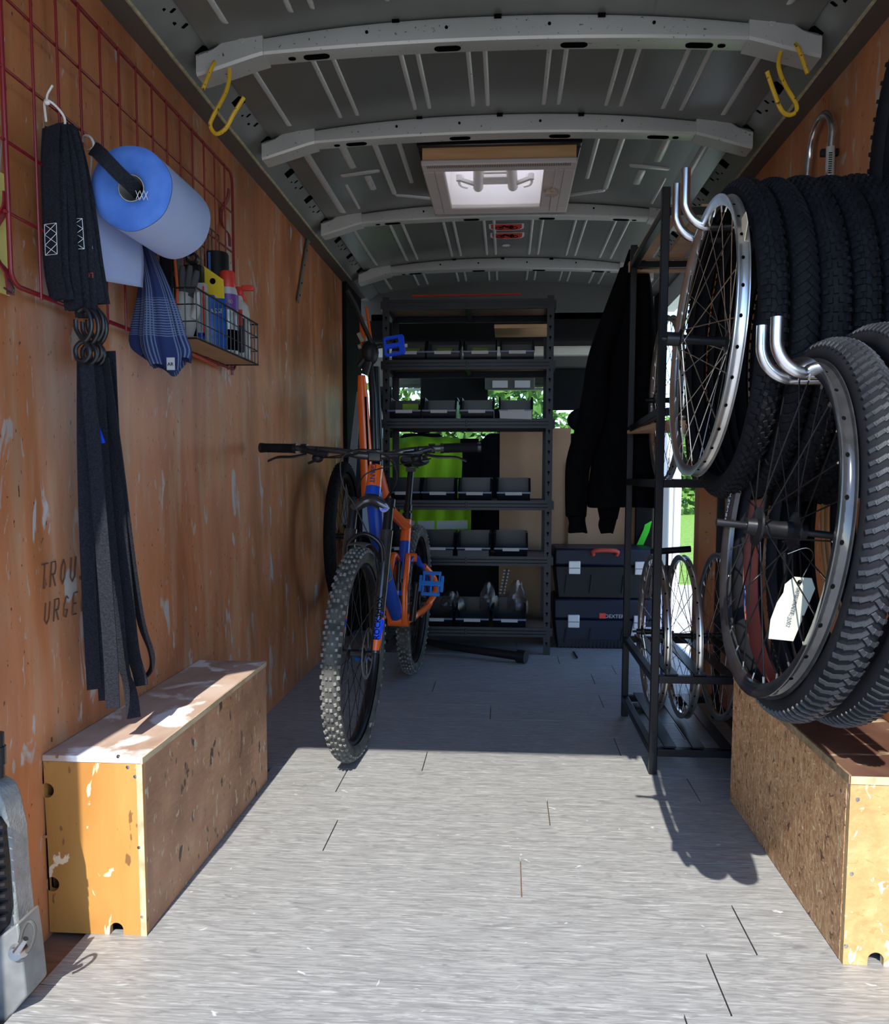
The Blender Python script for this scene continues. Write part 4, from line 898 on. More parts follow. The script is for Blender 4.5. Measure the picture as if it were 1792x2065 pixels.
def tyre(label, c, R, s, mat, style, group, liner=None, tread=None):
    t = thing('loose_tyre', label, 'tyre', Vector(c)-Vector((0, 0, R)), group)
    obj('casing', tyre_mb(c, R, s), mat, t, sm=60)
    if liner: obj('inner_liner', MB().lathe([(R-s+(s-.0045)*math.cos(a), (s-.0045)*math.sin(a)) for a in [-1.9+3.8*i/10 for i in range(11)]], c, 'x', 80), liner, t, sol=.0008, sm=60)
    tm = tread or mat
    if style == 'chevron': mb = knobs(c, R, s, 104, [(.16, 0, .75, 1), (-.16, .5, -.75, 1), (.50, .3, 1.0, 1.15), (-.50, .8, -1.0, 1.15), (.84, .5, 1.25, .9), (-.84, 0, -1.25, .9)], .0075, .017, .0022)
    elif style == 'blocks': mb = knobs(c, R, s, 84, [(.10, 0, .3, 1), (-.25, .5, -.3, 1), (.42, .5, .1, 1), (-.55, 0, -.1, 1), (.8, 0, 1.5, 1.1), (-.85, .5, 1.5, 1.1)], .009, .014, .003)
    elif style == 'knob': mb = knobs(c, R, s, 66, [(0.0, 0, 0, 1), (.30, .5, 0, 1), (-.30, .5, 0, 1), (.62, 0, 0, 1), (-.62, 0, 0, 1), (-.9, .5, 1.57, 1), (.9, .5, 1.57, 1)], .008, .011, .004)
    elif style == 'ridge': mb = knobs(c, R, s, 130, [(.22, 0, 1.1, 1.3), (-.22, .5, -1.1, 1.3), (.7, .3, 1.35, 1.2), (-.7, .8, -1.35, 1.2)], .004, .016, .0014)
    else: mb = None
    if mb: stuff(obj('tread', mb, tm, t, sm=0))
    return t
GW = 'wheels and tyres on the hooks of the right wall'
# nearest group, hook arms at z 1.16
hy = 1.49
w1 = wheel('loose_wheel', 'glossy black rimmed wheel with black spokes, nearest on the lower right hook', (.505, 1.50, .893), .301, gloss, spokeb, blackm, 28, hubw=.065, ax=.105, rimw=.012, depth=.026, srad=.0014)
text('rim_lettering', 'DOUBLE WALL RIM', .013, (.4922, 1.50+.30, .86), (0, -.12, 1), (0, 1, .12), paper, w1)
for ch in [o for o in C.objects if o.name.startswith('rim_lettering')]:
    me = ch.data; cc = Vector((.493, 1.50, .893))      # bend the lettering round the rim face
    for v in me.vertices:
        sarc = v.co.z-.86; rr_ = .305-(1.80-v.co.y)*-.0
        rad_ = .287+(v.co.y-1.80)*1.0; a = (sarc*1.0)/.29
        v.co = Vector((v.co.x, cc.y+rad_*math.cos(a-.02), cc.z+rad_*math.sin(a-.02)))
tyc = tyre('tyre with sunlit chevron tread and red brown lining, right behind the black rimmed wheel', (.549, 1.495, .890), .334, .030, rubberd, 'chevron', GW, liner=redtape, tread=rubberg)
obj('bead', MB().lathe([(.292, -.019), (.299, -.022), (.300, -.017), (.293, -.014)], (.549, 1.495, .890), 'x', 80, closed=True), base('white bead', (.55, .5, .45), .6)[0], tyc)
tyre('grey tyre with zigzag grooved tread, right of the chevron tyre', (.616, 1.48, .900), .345, .030, rubberd, 'ridge', GW, tread=rubberg)
tyre('wide dusty tyre with block tread, low on the right hook', (.686, 1.60, .915), .328, .032, rubberd, 'blocks', GW, tread=rubberg)
tyre('black knobbly tyre closest to the right wall on the lower hook', (.775, 1.61, .915), .325, .032, rubber, 'knob', GW)
w1b = wheel('loose_wheel', 'dark wheel with many spokes seen through the black rimmed wheel', (.83, 1.60, .915), .26, gloss, spokeb, blackm, 32, holes=False)
tyre('orange and black sidewalled tyre between the hanging tyres of the lower hook', (.733, 1.60, .915), .290, .010, tanw, None, GW)
tilt(w1, (.505, 1.50, .893), .301, 6.5); tilt(tyc, (.549, 1.495, .890), .334, 6.0)
for o in list(C.objects):
    l_ = o.get('label', '')
    if l_.startswith('grey tyre with zigzag'): tilt(o, (.616, 1.48, .900), .345, 5)
    if l_.startswith('wide dusty tyre'): tilt(o, (.686, 1.60, .915), .328, 4)
# card tag tied on the near wheel
tg_ = thing('card_tag', 'cream card label with handwriting tied to the black rimmed wheel', 'label', at(1615, 1200, Y=1.26))
def yz(pts, X): return [(at(u, v, X=X).y, at(u, v, X=X).z) for u, v in pts]
mb = MB(); Yt = 1.33
front = [(1600, 1163), (1636, 1166), (1643, 1187), (1640, 1194), (1599, 1293), (1549, 1288), (1553, 1250), (1566, 1215), (1579, 1195), (1582, 1178)]
ptsA = [at(u, v, Y=1.32+.03*(1293-v)/130) for u, v in front]; ptsB = [p+Vector((.0008, .0012, 0)) for p in ptsA]; n_ = len(front)
obj('card', MB().add(ptsA+ptsB, [tuple(range(n_)), tuple(range(2*n_-1, n_-1, -1))]+[(i, (i+1) % n_, (i+1) % n_+n_, i+n_) for i in range(n_)]), cream, tg_, sm=0)
q = at(1612, 1174, Y=1.342); obj('eyelet', MB().lathe([(0, 0), (.0035, 0), (.0035, .001)], q, 'y', 12), black, tg_)
text('handwriting', 'APRUANTE', .009, at(1606, 1184, Y=1.342), at(1592, 1240, Y=1.33)-at(1606, 1184, Y=1.342), (1, 0, .1), base('pencil', (.12, .12, .14), .9)[0], tg_)
text('handwriting', '2002', .009, at(1590, 1238, Y=1.326), at(1584, 1270, Y=1.32)-at(1590, 1238, Y=1.326), (1, 0, .1), base('pencil', (.25, .25, .27), .9)[0], tg_)
obj('string', MB().tube(smooth_path([q, at(1625, 1150, Y=1.35), at(1640, 1120, Y=1.38), at(1625, 1105, Y=1.40), at(1588, 1117, Y=1.42)], 4), .0008, 4), chrome, tg_)
tape_ = tag(obj('blue_tape', MB().prism([(1.765, .70), (1.79, .715), (1.775, .765), (1.762, .74)], 'x', .530, .5315), base('blue tape', (.02, .12, .40), .6)[0], sm=0), 'piece of blue tape low on the red lined tyre', 'tape')
hwm = tape_
# hooks
def ushook(pfx, y0, dy, zt, ztip, xtip, label, r=.0105):
    t = thing('wall_hook', label, 'hook', (.95, y0, zt))
    for s_ in (0, 1):
        y = y0+s_*dy
        obj('arm', MB().tube(smooth_path([(.925, y, zt+.16), (.925, y, zt+.03), (.918, y, zt+.006), (.90, y, zt), (.75, y, zt), (xtip+.12, y, zt)]+[(xtip+.06-.06*math.sin(PI/2*j/6), y, zt+.06-.06*math.cos(PI/2*j/6)) for j in range(7)]+[(xtip, y, ztip)], 3), r, 14), zinc, t)
    a = []
    for j in range(13): a.append((.925, y0+dy/2-dy/2*math.cos(PI*j/12), zt+.16+dy/2*math.sin(PI*j/12)))
    obj('wall_loop', MB().tube(a, r, 14), zinc, t)
    return t
ushook('a', 1.452, .082, 1.160, 1.256, .480, 'shiny zinc double hook with upturned ends holding the lower right wheels')
ushook('b', 1.934, .098, 1.545, 1.672, .420, 'shiny zinc double hook with upturned ends holding the silver wheel')
t = thing('wall_hook', 'zinc U shaped hook top with a white barcode sticker above the row of black tyres', 'hook', (.92, 2.55, 1.9))
a = [(.90, 2.455, 1.45), (.92, 2.46, 1.70), (.93, 2.465, 1.93)]+[(.932, 2.555-.09*math.cos(PI*j/10), 1.94+.09*math.sin(PI*j/10)) for j in range(11)]+[(.93, 2.645, 1.93), (.92, 2.65, 1.70), (.90, 2.655, 1.45)]
a = [Vector((x, y, z-.0)) for x, y, z in a]
obj('bent_tube', MB().tube(smooth_path(a, 3), .0115, 14), zinc, t)
obj('hook_arm', MB().tube([(.90, 2.455, 1.46), (.62, 2.455, 1.46)], .0115, 12), zinc, t); obj('hook_arm', MB().tube([(.90, 2.655, 1.46), (.62, 2.655, 1.46)], .0115, 12), zinc, t)
obj('barcode_sticker', MB().lathe([(.0122, -.045), (.0122, .045)], (.927, 2.4635, 1.865), 'z', 12), paper, t)
q = Vector((.9145, 2.4635-.0125, 1.83)); mb = MB()
for i in range(10): mb.box(.922-.004, .922+.006, 2.4505, 2.4512, 1.835+i*.006, 1.8375+i*.006)
stuff(obj('barcode', mb, black, t, sm=0))
for y, z in ((2.478, 1.90), (2.635, 1.86)): obj('wall_clip', MB().box(.905, .953, y-.008, y+.008, z-.01, z+.01), blackp, t, bevel=.002)
# second group on the upper hook
w2_ = wheel('loose_wheel', 'silver rimmed wheel on the upper hook with bright spokes', (.450, 1.85, 1.280), .295, alu, chrome, blackm, 32, hubw=.10, ax=.09, rimw=.0115, cass=True, depth=.022, srad=.0012)
tilt(w2_, (.450, 1.85, 1.280), .295, 3.5)
tagm = base('beige tag', (.62, .48, .32), .8)[0]
tag(obj('small_tag', MB().prism([(1.585, 1.452), (1.60, 1.475), (1.625, 1.47), (1.62, 1.43), (1.605, 1.42)], 'x', .462, .4635), tagm, sm=0), 'small beige tag on the spokes of the silver wheel', 'label')
ty = [(.505, .335, .026, 'blocks'), (.560, .338, .024, 'chevron'), (.612, .342, .026, 'knob'), (.668, .338, .025, 'blocks'), (.722, .340, .027, 'knob'), (.778, .336, .024, 'ridge'), (.832, .333, .024, 'blocks')]
nm7 = ['first black tyre right behind the silver wheel', 'second black tyre from the silver wheel in the upper row', 'third black tyre from the silver wheel in the upper row', 'fourth black tyre of the upper row, in the middle', 'fifth black tyre of the upper row, below the U hook', 'sixth black tyre of the upper row', 'last black tyre of the upper row, beside the right wall']
for (x, R_, s_, st_), nm in zip(ty, nm7):
    tyre(nm, (x, 1.865, 1.590-R_+.03-.012), R_-.003*random.random(), s_, rubber, st_, 'black tyres on the upper hook')
tyre('big black tyre cut by the right edge of the photo, highest near the camera', (.775, 1.435, 1.585), .345, .030, rubber, 'knob', 'black tyres at the right edge', liner=rubberd)
tyre('second black tyre at the right edge, behind the highest one', (.840, 1.45, 1.55), .345, .030, rubber, 'knob', 'black tyres at the right edge')

# ================================================================== BLACK RACK
rk = thing('steel_rack', 'tall black square tube rack holding wheels by the side door', 'rack', (.70, 3.03, 0))
xa, xb, ya, yb, q = .515, .90, 2.695, 3.35, .0125
for x, y, h_ in ((xa, ya, 1.885), (xa, yb, 1.885), (xb, ya+.0, 1.885), (xb-.02, yb, 1.885)): obj('post', MB().box(x-q, x+q, y-q, y+q, 0, h_), rackp, rk, bevel=.002)
def rail(a, b, w=.025): obj('rail', MB().bar(a, b, w, .025), rackp, rk, bevel=.002)
for z in (.32, .96, 1.81):
    rail((xa+q, ya, z), (xb-q, ya, z)); rail((xa+q, yb, z), (xb-q, yb, z)); rail((xa, ya+q, z), (xa, yb-q, z)); rail((xb, ya+q, z), (xb-.02, yb-q, z))
rail((xa+q, ya, .075), (xb-q, ya, .075), .03); rail((xa+q, yb, .075), (xb-q, yb, .075)); rail((xa, ya+q, .075), (xa, yb-q, .075))
for z in (.095, .338):
    for i in range(4):
        x = xa+.055+i*.092
        obj('slat', MB().box(x-.02, x+.02, ya-.01, yb+.01, z-.004, z+.001), rackp, rk, bevel=.001)
rail((xa, ya+q, 1.19), (xa, yb-q, 1.165)); rail((xa+q, ya, 1.19), (xb-q, ya, 1.19))
for i, (x, dx) in enumerate(((.545, 0), (.665, 0), (.785, 0))):
    tag(obj('pine_board', MB().box(x-.034, x+.034, 2.72, 3.33, 1.826, 1.842), pine, bevel=.002), ('leftmost', 'middle', 'rightmost')[i]+' pine slat lying on top of the black rack', 'board', 'pine slats on top of the rack')
tag(obj('pine_crossbar', MB().box(.515, .86, 3.335, 3.365, 1.80, 1.826) if False else MB().box(.53, .86, 3.305, 3.335, 1.8235, 1.8255).box(.50, .90, 3.37, 3.40, 1.79, 1.83), pine, bevel=.002), 'pine cross bar behind the slats on top of the rack', 'board')
tag(obj('pine_shelf', MB().prism([(.53, 2.72), (.86, 2.72), (.86, 3.1), (.50, 3.33)], 'z', 1.15, 1.165), pine, bevel=.002), 'thin pine shelf board halfway up the black rack', 'shelf')
for i, (u, nm) in enumerate((((.60, 1.255), 'silver wheel in the upper part of the black rack, left of the big silver wheel'), ((.745, 1.24), 'worn wheel in the upper part of the black rack behind the big silver wheel'))):
    wheel('loose_wheel', nm, (u[0]-.01, 3.02+.02*i, u[1]), .295, alu if i == 0 else alu, chrome, blackm, 32, hubw=.08, ax=.07)
wheel('loose_wheel', 'smallest silver wheel at the left of the low rack shelf', (.565, 3.02, .415), .285, alu, chrome, blackm, 28, hubw=.08, ax=.075)
wheel('loose_wheel', 'silver wheel standing in the middle of the low rack shelf', (.662, 3.0, .405), .295, alu, chrome, blackm, 32, hubw=.08, ax=.06)
wheel('loose_wheel', 'silver wheel standing in the low rack shelf beside the right wall', (.792, 2.99, .410), .30, alu, chrome, blackm, 32, hubw=.08, ax=.065)
tag(obj('white_tag', MB().prism([(2.76, .60), (2.80, .66), (2.83, .655), (2.82, .62), (2.78, .615)], 'x', .78, .782), cream, sm=0), 'white paper tag on the wheel beside the right wall', 'label')
# floor pump
fp = thing('floor_pump', 'floor pump with a black T handle standing behind the black rack', 'pump', (.73, 3.55, 0))
obj('handle', MB().tube([at(1312, 1113, Y=3.55), at(1392, 1107, Y=3.55)], .014, 12), blackp, fp)
hp_ = at(1345, 1112, Y=3.55)
obj('piston_rod', MB().cyl(hp_, hp_-Vector((0, 0, .08)), .006).cyl(hp_-Vector((0, 0, .06)), hp_-Vector((0, 0, .10)), .018), blackp, fp)
obj('barrel', MB().cyl(hp_-Vector((0, 0, .10)), (hp_.x, 3.55, .03), .016), bikebl, fp)
obj('base', MB().box(hp_.x-.09, hp_.x+.09, 3.50, 3.60, 0, .03), blackp, fp, bevel=.01)
tag(obj('round_puck', MB().lathe([(0, 0), (.045, 0), (.045, .018), (.035, .024), (0, .024)], (at(1288, 1433, Z=0).x, at(1288, 1433, Z=0).y, 0), 'z', 24), blackp), 'small black round cap on the floor under the rack', 'cap')

# ================================================================== JACKET
jk = thing('jacket', 'black fleece jacket with hanging sleeves on the left side of the rack', 'jacket', at(1283, 520, Y=3.45))
def loftpx(rows, Y, n=40, th=.06, fold=.06, ph=0, f=5, par=jk, name='body', mat=jacketm):
    sm_ = smooth_path([Vector((a, b, c)) for a, b, c in rows], 4); rings = []
    for k, p in enumerate(sm_):
        t = k/(len(sm_)-1); l, r = at(p.x, p.z, Y=Y), at(p.y, p.z, Y=Y); c = (l+r)/2; hw_ = (r.x-l.x)/2
        rings.append([c+Vector((math.cos(a)*hw_, math.sin(a)*th*(.5+.5*min(1, t*4))*(1+fold*math.sin(f*a+ph+2*t)), .004*math.sin(3*a)))
                      for a in [2*PI*j/n for j in range(n)]])
    return obj(name, MB().loft(rings, True, True), mat, par, sm=70)
loftpx([(1268, 1288, 503), (1256, 1306, 540), (1238, 1318, 620), (1220, 1322, 720), (1212, 1328, 820), (1196, 1330, 900), (1184, 1330, 1000), (1184, 1325, 1022)], 3.47, th=.085, fold=.16, f=6)
loftpx([(1250, 1276, 540), (1212, 1258, 640), (1185, 1230, 720), (1174, 1228, 790), (1160, 1216, 860), (1141, 1192, 930), (1139, 1185, 1000), (1140, 1182, 1040)], 3.41, th=.045, fold=.08, ph=1, name='left_sleeve')
loftpx([(1141, 1181, 1038), (1146, 1180, 1050), (1145, 1184, 1073)], 3.41, th=.04, fold=.03, name='left_cuff')
loftpx([(1240, 1290, 640), (1230, 1280, 820), (1215, 1262, 940), (1204, 1252, 1010), (1208, 1245, 1045)], 3.56, th=.04, name='right_sleeve')
loftpx([(1209, 1244, 1044), (1206, 1240, 1060), (1210, 1236, 1074)], 3.56, th=.035, fold=.03, name='right_cuff')
tag(obj('coat_hook', MB().tube(smooth_path([(.55, 3.352, 1.80), (.545, 3.38, 1.80), (.54, 3.43, 1.79), (.54, 3.46, 1.81), (.54, 3.46, 1.84)], 4), .005, 8), blackm), 'small black hook at the rack top from which the jacket hangs', 'hook')
# ================================================================== MOUNTAIN BIKE
fx, fy = -.500, 2.785; rx_, ry_ = -.435, 4.02
ang = -math.atan2(rx_-fx, ry_-fy); LEAN = math.radians(1.5)
BM = Matrix.Translation((fx, fy, 0)) @ Matrix.Rotation(ang, 4, 'Z') @ Matrix.Rotation(LEAN, 4, 'Y')
WB = math.hypot(rx_-fx, ry_-fy); RW = .370
bikeroot = thing('mountain_bike', 'orange and blue full suspension mountain bike standing on the floor facing the camera', 'bicycle', (fx, fy+.6, 0))
def bo(name, mb, mat, sm=40, bevel=0, parent=bikeroot): return obj(name, mb, mat, parent, sm=sm, bevel=bevel, xf=BM)
def bl_(x, y, z): return BM @ Vector((x, y, z))
def mtbwheel(nm, yc, seed):
    c = Vector((0, yc, RW)); s_ = .030
    tyr = bo(nm+'_tyre', tyre_mb(c, RW-.004, s_, n=96, opening=.55), dusty, sm=60)
    kn = knobs(c, RW-.004, s_, 66, [(.19, 0, 0, 1), (-.19, 0, 0, 1), (.60, .5, .1, 1), (-.60, .5, -.1, 1), (1.0, 0, 0, 1.2), (-1.0, 0, 0, 1.2)], .0088, .0095, .0058)
    stuff(bo('tread_knobs', kn, muddy, sm=0, parent=tyr) if True else None)
    r = .315
    rim = bo(nm+'_rim', MB().lathe([(r, -.015), (r, .015), (r-.014, .014), (r-.020, .006), (r-.020, -.006), (r-.014, -.014)], c, 'x', 96, closed=True), blackm)
    mb = MB()
    for i in range(28):
        a = 2*PI*i/28; sd = 1 if i % 2 else -1; tw = (1 if (i//2) % 2 else -1)*.95
        mb.tube([c+Vector((sd*.027, .024*math.cos(a+tw), .024*math.sin(a+tw))), c+Vector((0, (r-.018)*math.cos(a), (r-.018)*math.sin(a)))], .0012, 5)
    stuff(bo(nm+'_spokes', mb, spokeb))
    bo(nm+'_hub', MB().lathe([(0, -.055), (.010, -.055), (.010, -.035), (.028, -.030), (.028, -.026), (.014, -.02), (.013, .02), (.028, .026), (.028, .030), (.010, .035), (.010, .055), (0, .055)], c, 'x', 24), blackm)
    # brake rotor on +x side... seen right of the spokes
    mb = MB().lathe([(.090, .0375), (.090, .0395), (.077, .0395), (.077, .0375)], c, 'x', 64, closed=True)
    for i in range(6):
        a = 2*PI*i/6; mb.bar(c+Vector((.0385, .02*math.cos(a), .02*math.sin(a))), c+Vector((.0385, .079*math.cos(a+.5), .079*math.sin(a+.5))), .008, .002, up=(1, 0, 0))
    bo(nm+'_brake_rotor', mb, base('steel rotor', (.28, .27, .26), .3, .8)[0])
    return tyr
mtbwheel('front', 0, 1); mtbwheel('rear', WB, 2)
text('tyre_lettering', 'MINION', .022, bl_(.0285, .10, .075), BM.to_3x3() @ Vector((0, .9, -.2)), BM.to_3x3() @ Vector((0, .2, .9)), base('tyre print', (.4, .4, .38), .7)[0], bikeroot)
# fork
axs = Vector((0, .414, -.910)).normalized()*-1; axs = Vector((0, math.cos(math.radians(65.5)), math.sin(math.radians(65.5))))
crown = Vector((0, .185, .865))
for s_, nm in ((-1, 'left'), (1, 'right')):
    top = Vector((s_*.066, crown.y, crown.z)); bot = Vector((s_*.066, .0+.0, RW))
    lo_t = top.lerp(bot, .16)
    bo('fork_stanchion', MB().cyl(top+axs*.02, lo_t-axs*.05, .0175, 20), blackm)
    bo('fork_lower', MB().tube([lo_t, top.lerp(bot, .3), top.lerp(bot, .8), bot+Vector((0, -.0, 0))], [.0235, .0225, .020, .018], 20), gloss)
    bo('fork_top_cap', MB().cyl(top+axs*.005, top+axs*.035, .021, 20), blackm)
    # decal
    a, b = top.lerp(bot, .60), top.lerp(bot, .92)
    for m_, (t0, t1) in ((bikeor, (.56, .97)), (decblue, (.66, .90))):
        rr = []
        for k in range(5):
            p = top.lerp(bot, t0+(t1-t0)*k/4); dd = .0208+(.0006 if m_ is decblue else 0)
            kk = min(1, .25+k*.75/2) if k < 3 else 1-.2*(k-2)
            rr.append([p+Vector((math.cos(a_)*dd, math.sin(a_)*dd, 0)) for a_ in [(-2.2+2.0*kk*j/8) if s_ < 0 else (-1.9+1.9*kk*j/8) for j in range(9)]])
        bo('fork_decal', MB().loft(rr, False), m_)
pa, pb = Vector((.066, crown.y, crown.z)).lerp(Vector((.066, 0, RW)), .90), Vector((.066, crown.y, crown.z)).lerp(Vector((.066, 0, RW)), .68)
text('decal_lettering', 'ROCKSHOX', .028, BM @ (pa+Vector((.012, -.0235, 0))), BM.to_3x3() @ (pb-pa), BM.to_3x3() @ Vector((-1, 0, 0)), black, bikeroot)
bo('fork_crown', MB().tube(smooth_path([(-.066, crown.y, crown.z), (-.035, crown.y-.006, crown.z+.018), (0, crown.y-.004, crown.z+.03), (.035, crown.y-.006, crown.z+.018), (.066, crown.y, crown.z)], 4), .021, 14), gloss)
bo('fork_arch', MB().tube(smooth_path([(-.064, .10, .68), (-.057, .085, .745), (0, .08, .778), (.057, .085, .745), (.064, .10, .68)], 4), .009, 10), blackm)
q = BM @ Vector((.052, crown.y-.021, crown.z+.004))
bd = obj('round_badge', MB().lathe([(0, -.001), (.0165, -.001), (.0165, .001), (0, .001)], q, 'y', 24), paper, bikeroot)
obj('badge_print', MB().prism([(q.x-.009, q.z-.008), (q.x+.009, q.z-.008), (q.x+.006, q.z+.004), (q.x-.006, q.z+.004)], 'y', q.y-.0018, q.y-.001).tube([(q.x+.013*math.cos(2*PI*j/20), q.y-.0015, q.z+.013*math.sin(2*PI*j/20)) for j in range(20)], .0008, 4, loop=True), decblue, bd)
# mudguard flap
rr = []
for k in range(9):
    a = math.radians(50+k*6.0); rr.append([Vector((math.sin(b)*.036, (RW+.012*math.cos(b)+.008)*math.cos(a), RW+(RW+.012*math.cos(b)+.004)*math.sin(a))) for b in [-1.2+2.4*j/8 for j in range(9)]])
o = bo('mudguard', MB().loft(rr, False), base('dusty flexible plastic', (.06, .055, .045), .6)[0]); md = o.modifiers.new('s', 'SOLIDIFY'); md.thickness = .002
# head tube + frame
h0, h1_ = crown+axs*.045, crown+axs*.165
bo('head_tube', MB().tube([h0-axs*.0, h0+axs*.035], [.030, .029], 28), bikebl); bo('head_tube_orange', MB().tube([h0+axs*.035, h0.lerp(h1_, .6), h1_], [.0293, .027, .0275], 28), bikeor)
bo('headset_lower', MB().cyl(h0-axs*.016, h0, .029, 24), blackm); bo('steerer_spacers', MB().cyl(h1_, h1_+axs*.062, .018, 24), blackm)
R3 = BM.to_3x3(); ov = axs.cross(Vector((1, 0, 0))).normalized()
ff = -ov if (-ov).y < 0 else ov
for i, s0 in enumerate(('GIANT',)):
    text('frame_lettering', s0, .026, BM @ (h0+axs*.120+ff*.0300+Vector((-.010, 0, 0))), R3 @ (-axs), R3 @ Vector((1, 0, 0)), base('dark blue decal', (.004, .02, .16), .3)[0], bikeroot)
bb = Vector((0, WB-.44, .345)); ax_ = Vector((0, WB, RW))
dt0 = h0+axs*.02
pts = smooth_path([dt0+Vector((0, .015, 0)), Vector((0, .33, .74)), Vector((0, .52, .54)), bb+Vector((0, -.04, .03))], 5); n_ = len(pts)
ch = [(0, .45, bikebl), (.45, .47, bikeor), (.47, .62, petrol), (.62, .64, bikeor), (.64, 1, bikebl)]
for a, b, m_ in ch:
    i0, i1 = int(a*(n_-1)), max(int(a*(n_-1))+1, int(round(b*(n_-1)))); seg = pts[i0:i1+1]
    if b-a < .03: c_ = pts[i0]; seg = [c_, c_+(pts[i0+1]-c_).normalized()*.004]; r_ = .0335
    else: r_ = .033
    bo('down_tube', MB().tube(seg, r_, 20, flat=.8), m_)
seat_top = bb+Vector((0, .155, .435)); seat_mid = bb+Vector((0, .09, .24))
bo('top_tube', MB().tube(smooth_path([h1_-axs*.02+Vector((0, .02, 0)), Vector((.0, .50, .86)), seat_top-Vector((0, .01, .03))], 5), [.026]*6+[.022]*5, 18), bikeor)
bo('seat_tube', MB().tube([seat_top, seat_top.lerp(seat_mid, .5)], [.0215, .024], 20), bikeor); bo('seat_tube_lower', MB().tube([seat_top.lerp(seat_mid, .5), seat_mid, seat_mid+Vector((0, -.02, -.07))], [.0242, .026, .022], 20), bikebl)
for o_ in [bo('size_sticker', MB().box(-.008, .008, seat_mid.y-.0275+.028, seat_mid.y-.024+.028, seat_mid.z+.03, seat_mid.z+.05), paper, sm=0)]: pass
sb = seat_top+Vector((0, .07, .22))
bo('seat_clamp', MB().cyl(seat_top, seat_top+(sb-seat_top).normalized()*.03, .023, 20), blackm)
bo('seat_post', MB().cyl(seat_top, sb, .0155, 18), blackm); bo('dropper_collar', MB().cyl(seat_top+(sb-seat_top)*.18, seat_top+(sb-seat_top)*.30, .020, 18), blackm)
rr = []
for y_, w_, h_ in ((-.13, .018, .014), (-.10, .024, .02), (-.03, .030, .022), (.04, .055, .026), (.10, .072, .030), (.135, .060, .026)):
    c = sb+Vector((0, y_, .045+.012*abs(y_/.13)))
    rr.append([c+Vector((math.cos(a)*w_, 0, math.sin(a)*h_)) for a in [2*PI*j/20 for j in range(20)]])
bo('saddle', MB().loft(rr, True, True), blackp, sm=70); bo('saddle_rails', MB().tube([sb+Vector((.02, -.08, .03)), sb+Vector((.02, .08, .02))], .0035, 6).tube([sb+Vector((-.02, -.08, .03)), sb+Vector((-.02, .08, .02))], .0035, 6).box(-.018, .018, sb.y-.03, sb.y+.03, sb.z, sb.z+.02), blackm)
# bottom bracket area, shock cradle, rocker, stays
bo('bottom_bracket', MB().cyl(bb-Vector((.045, 0, 0)), bb+Vector((.045, 0, 0)), .030, 24), bikeor)
for s_ in (-1, 1):
    bo('shock_cradle', MB().tube(smooth_path([bb+Vector((s_*.03, -.02, -.01)), bb+Vector((s_*.036, -.055, .05)), bb+Vector((s_*.034, -.05, .14)), bb+Vector((s_*.036, -.02, .23)), bb+Vector((s_*.03, .035, .285)), seat_mid+Vector((s_*.02, 0, .02))], 4), .014, 12, flat=.7), bikeor)
    bo('rocker_link', MB().tube(smooth_path([seat_mid+Vector((s_*.035, -.05, .01)), seat_mid+Vector((s_*.042, 0, .03)), seat_mid+Vector((s_*.05, .06, .02)), seat_mid+Vector((s_*.055, .11, -.01))], 4), .015, 12, flat=.6), bikebl)
    bo('rocker_bearing', MB().cyl(seat_mid+Vector((s_*.028, 0, .03)), seat_mid+Vector((s_*.058, 0, .03)), .020, 20), bikeor)
    bo('seat_stay', MB().tube(smooth_path([seat_mid+Vector((s_*.055, .11, -.01)), Vector((s_*.068, WB-.17, .54)), ax_+Vector((s_*.078, -.03, .05)), ax_+Vector((s_*.075, 0, 0))], 5), [.013]*8+[.012]*8, 12), bikeor if s_ < 0 else bikebl)
    bo('chain_stay', MB().tube(smooth_path([bb+Vector((s_*.035, .02, -.005)), bb+Vector((s_*.066, .10, .01)), ax_+Vector((s_*.085, -.10, -.01)), ax_+Vector((s_*.078, 0, 0))], 5), [.017]*5+[.014]*11, 12), bikeor)
o = bo('swing_brace', MB().tube(smooth_path([Vector((.07, WB-.19, .56)), Vector((.105, WB-.12, .50)), Vector((.112, WB-.06, .43)), Vector((.085, WB-.09, .37)), Vector((.066, WB-.18, .34))], 5), .015, 12), bikeor)
bo('rear_shock', MB().cyl(bb+Vector((0, -.045, .06)), bb+Vector((0, -.03, .17)), .019, 18).cyl(bb+Vector((0, -.03, .16)), bb+Vector((0, -.01, .26)), .0125, 18), blackm)
bo('shock_decal', MB().cyl(bb+Vector((0, -.038, .115)), bb+Vector((0, -.035, .135)), .0195, 18), bikebl)
# cranks and pedals
for s_, up__ in ((1, 1), (-1, -1)):
    p0 = bb+Vector((s_*.062, 0, 0)); p1 = p0+Vector((s_*.018, -.02*up__, .170*up__)); 
    bo('crank_arm', MB().tube([p0, p0.lerp(p1, .5), p1], [.016, .012, .013], 12), blackm)
    pc = p1+Vector((s_*.065, 0, 0)); pm = MB()
    w_, d_ = .050, .048; tm = Matrix.Translation(pc) @ Matrix.Rotation(1.15 if s_ > 0 else .25, 4, 'X')
    for yy in (-1, 1): pm.box(-w_*.8, w_*.8, yy*d_-.007, yy*d_+.007, -.007, .007, tm)
    for xx in (-1, 1): pm.box(xx*w_*.95-.006, xx*w_*.95+.006, -d_*.75, d_*.75, -.007, .007, tm)
    pm.box(-w_, w_, -.010, .010, -.008, .008, tm); 
    for xx in (-.035, 0, .035):
        pm.box(xx-.004, xx+.004, -d_, d_, -.004, .004, tm)
    for xx in (-.035, -.012, .012, .035):
        for yy in (-1, 1): pm.cyl(tm @ Vector((xx, yy*d_, -.011)), tm @ Vector((xx, yy*d_, .011)), .002, 6)
    bo('pedal', pm, pedalb, sm=0, bevel=.001)
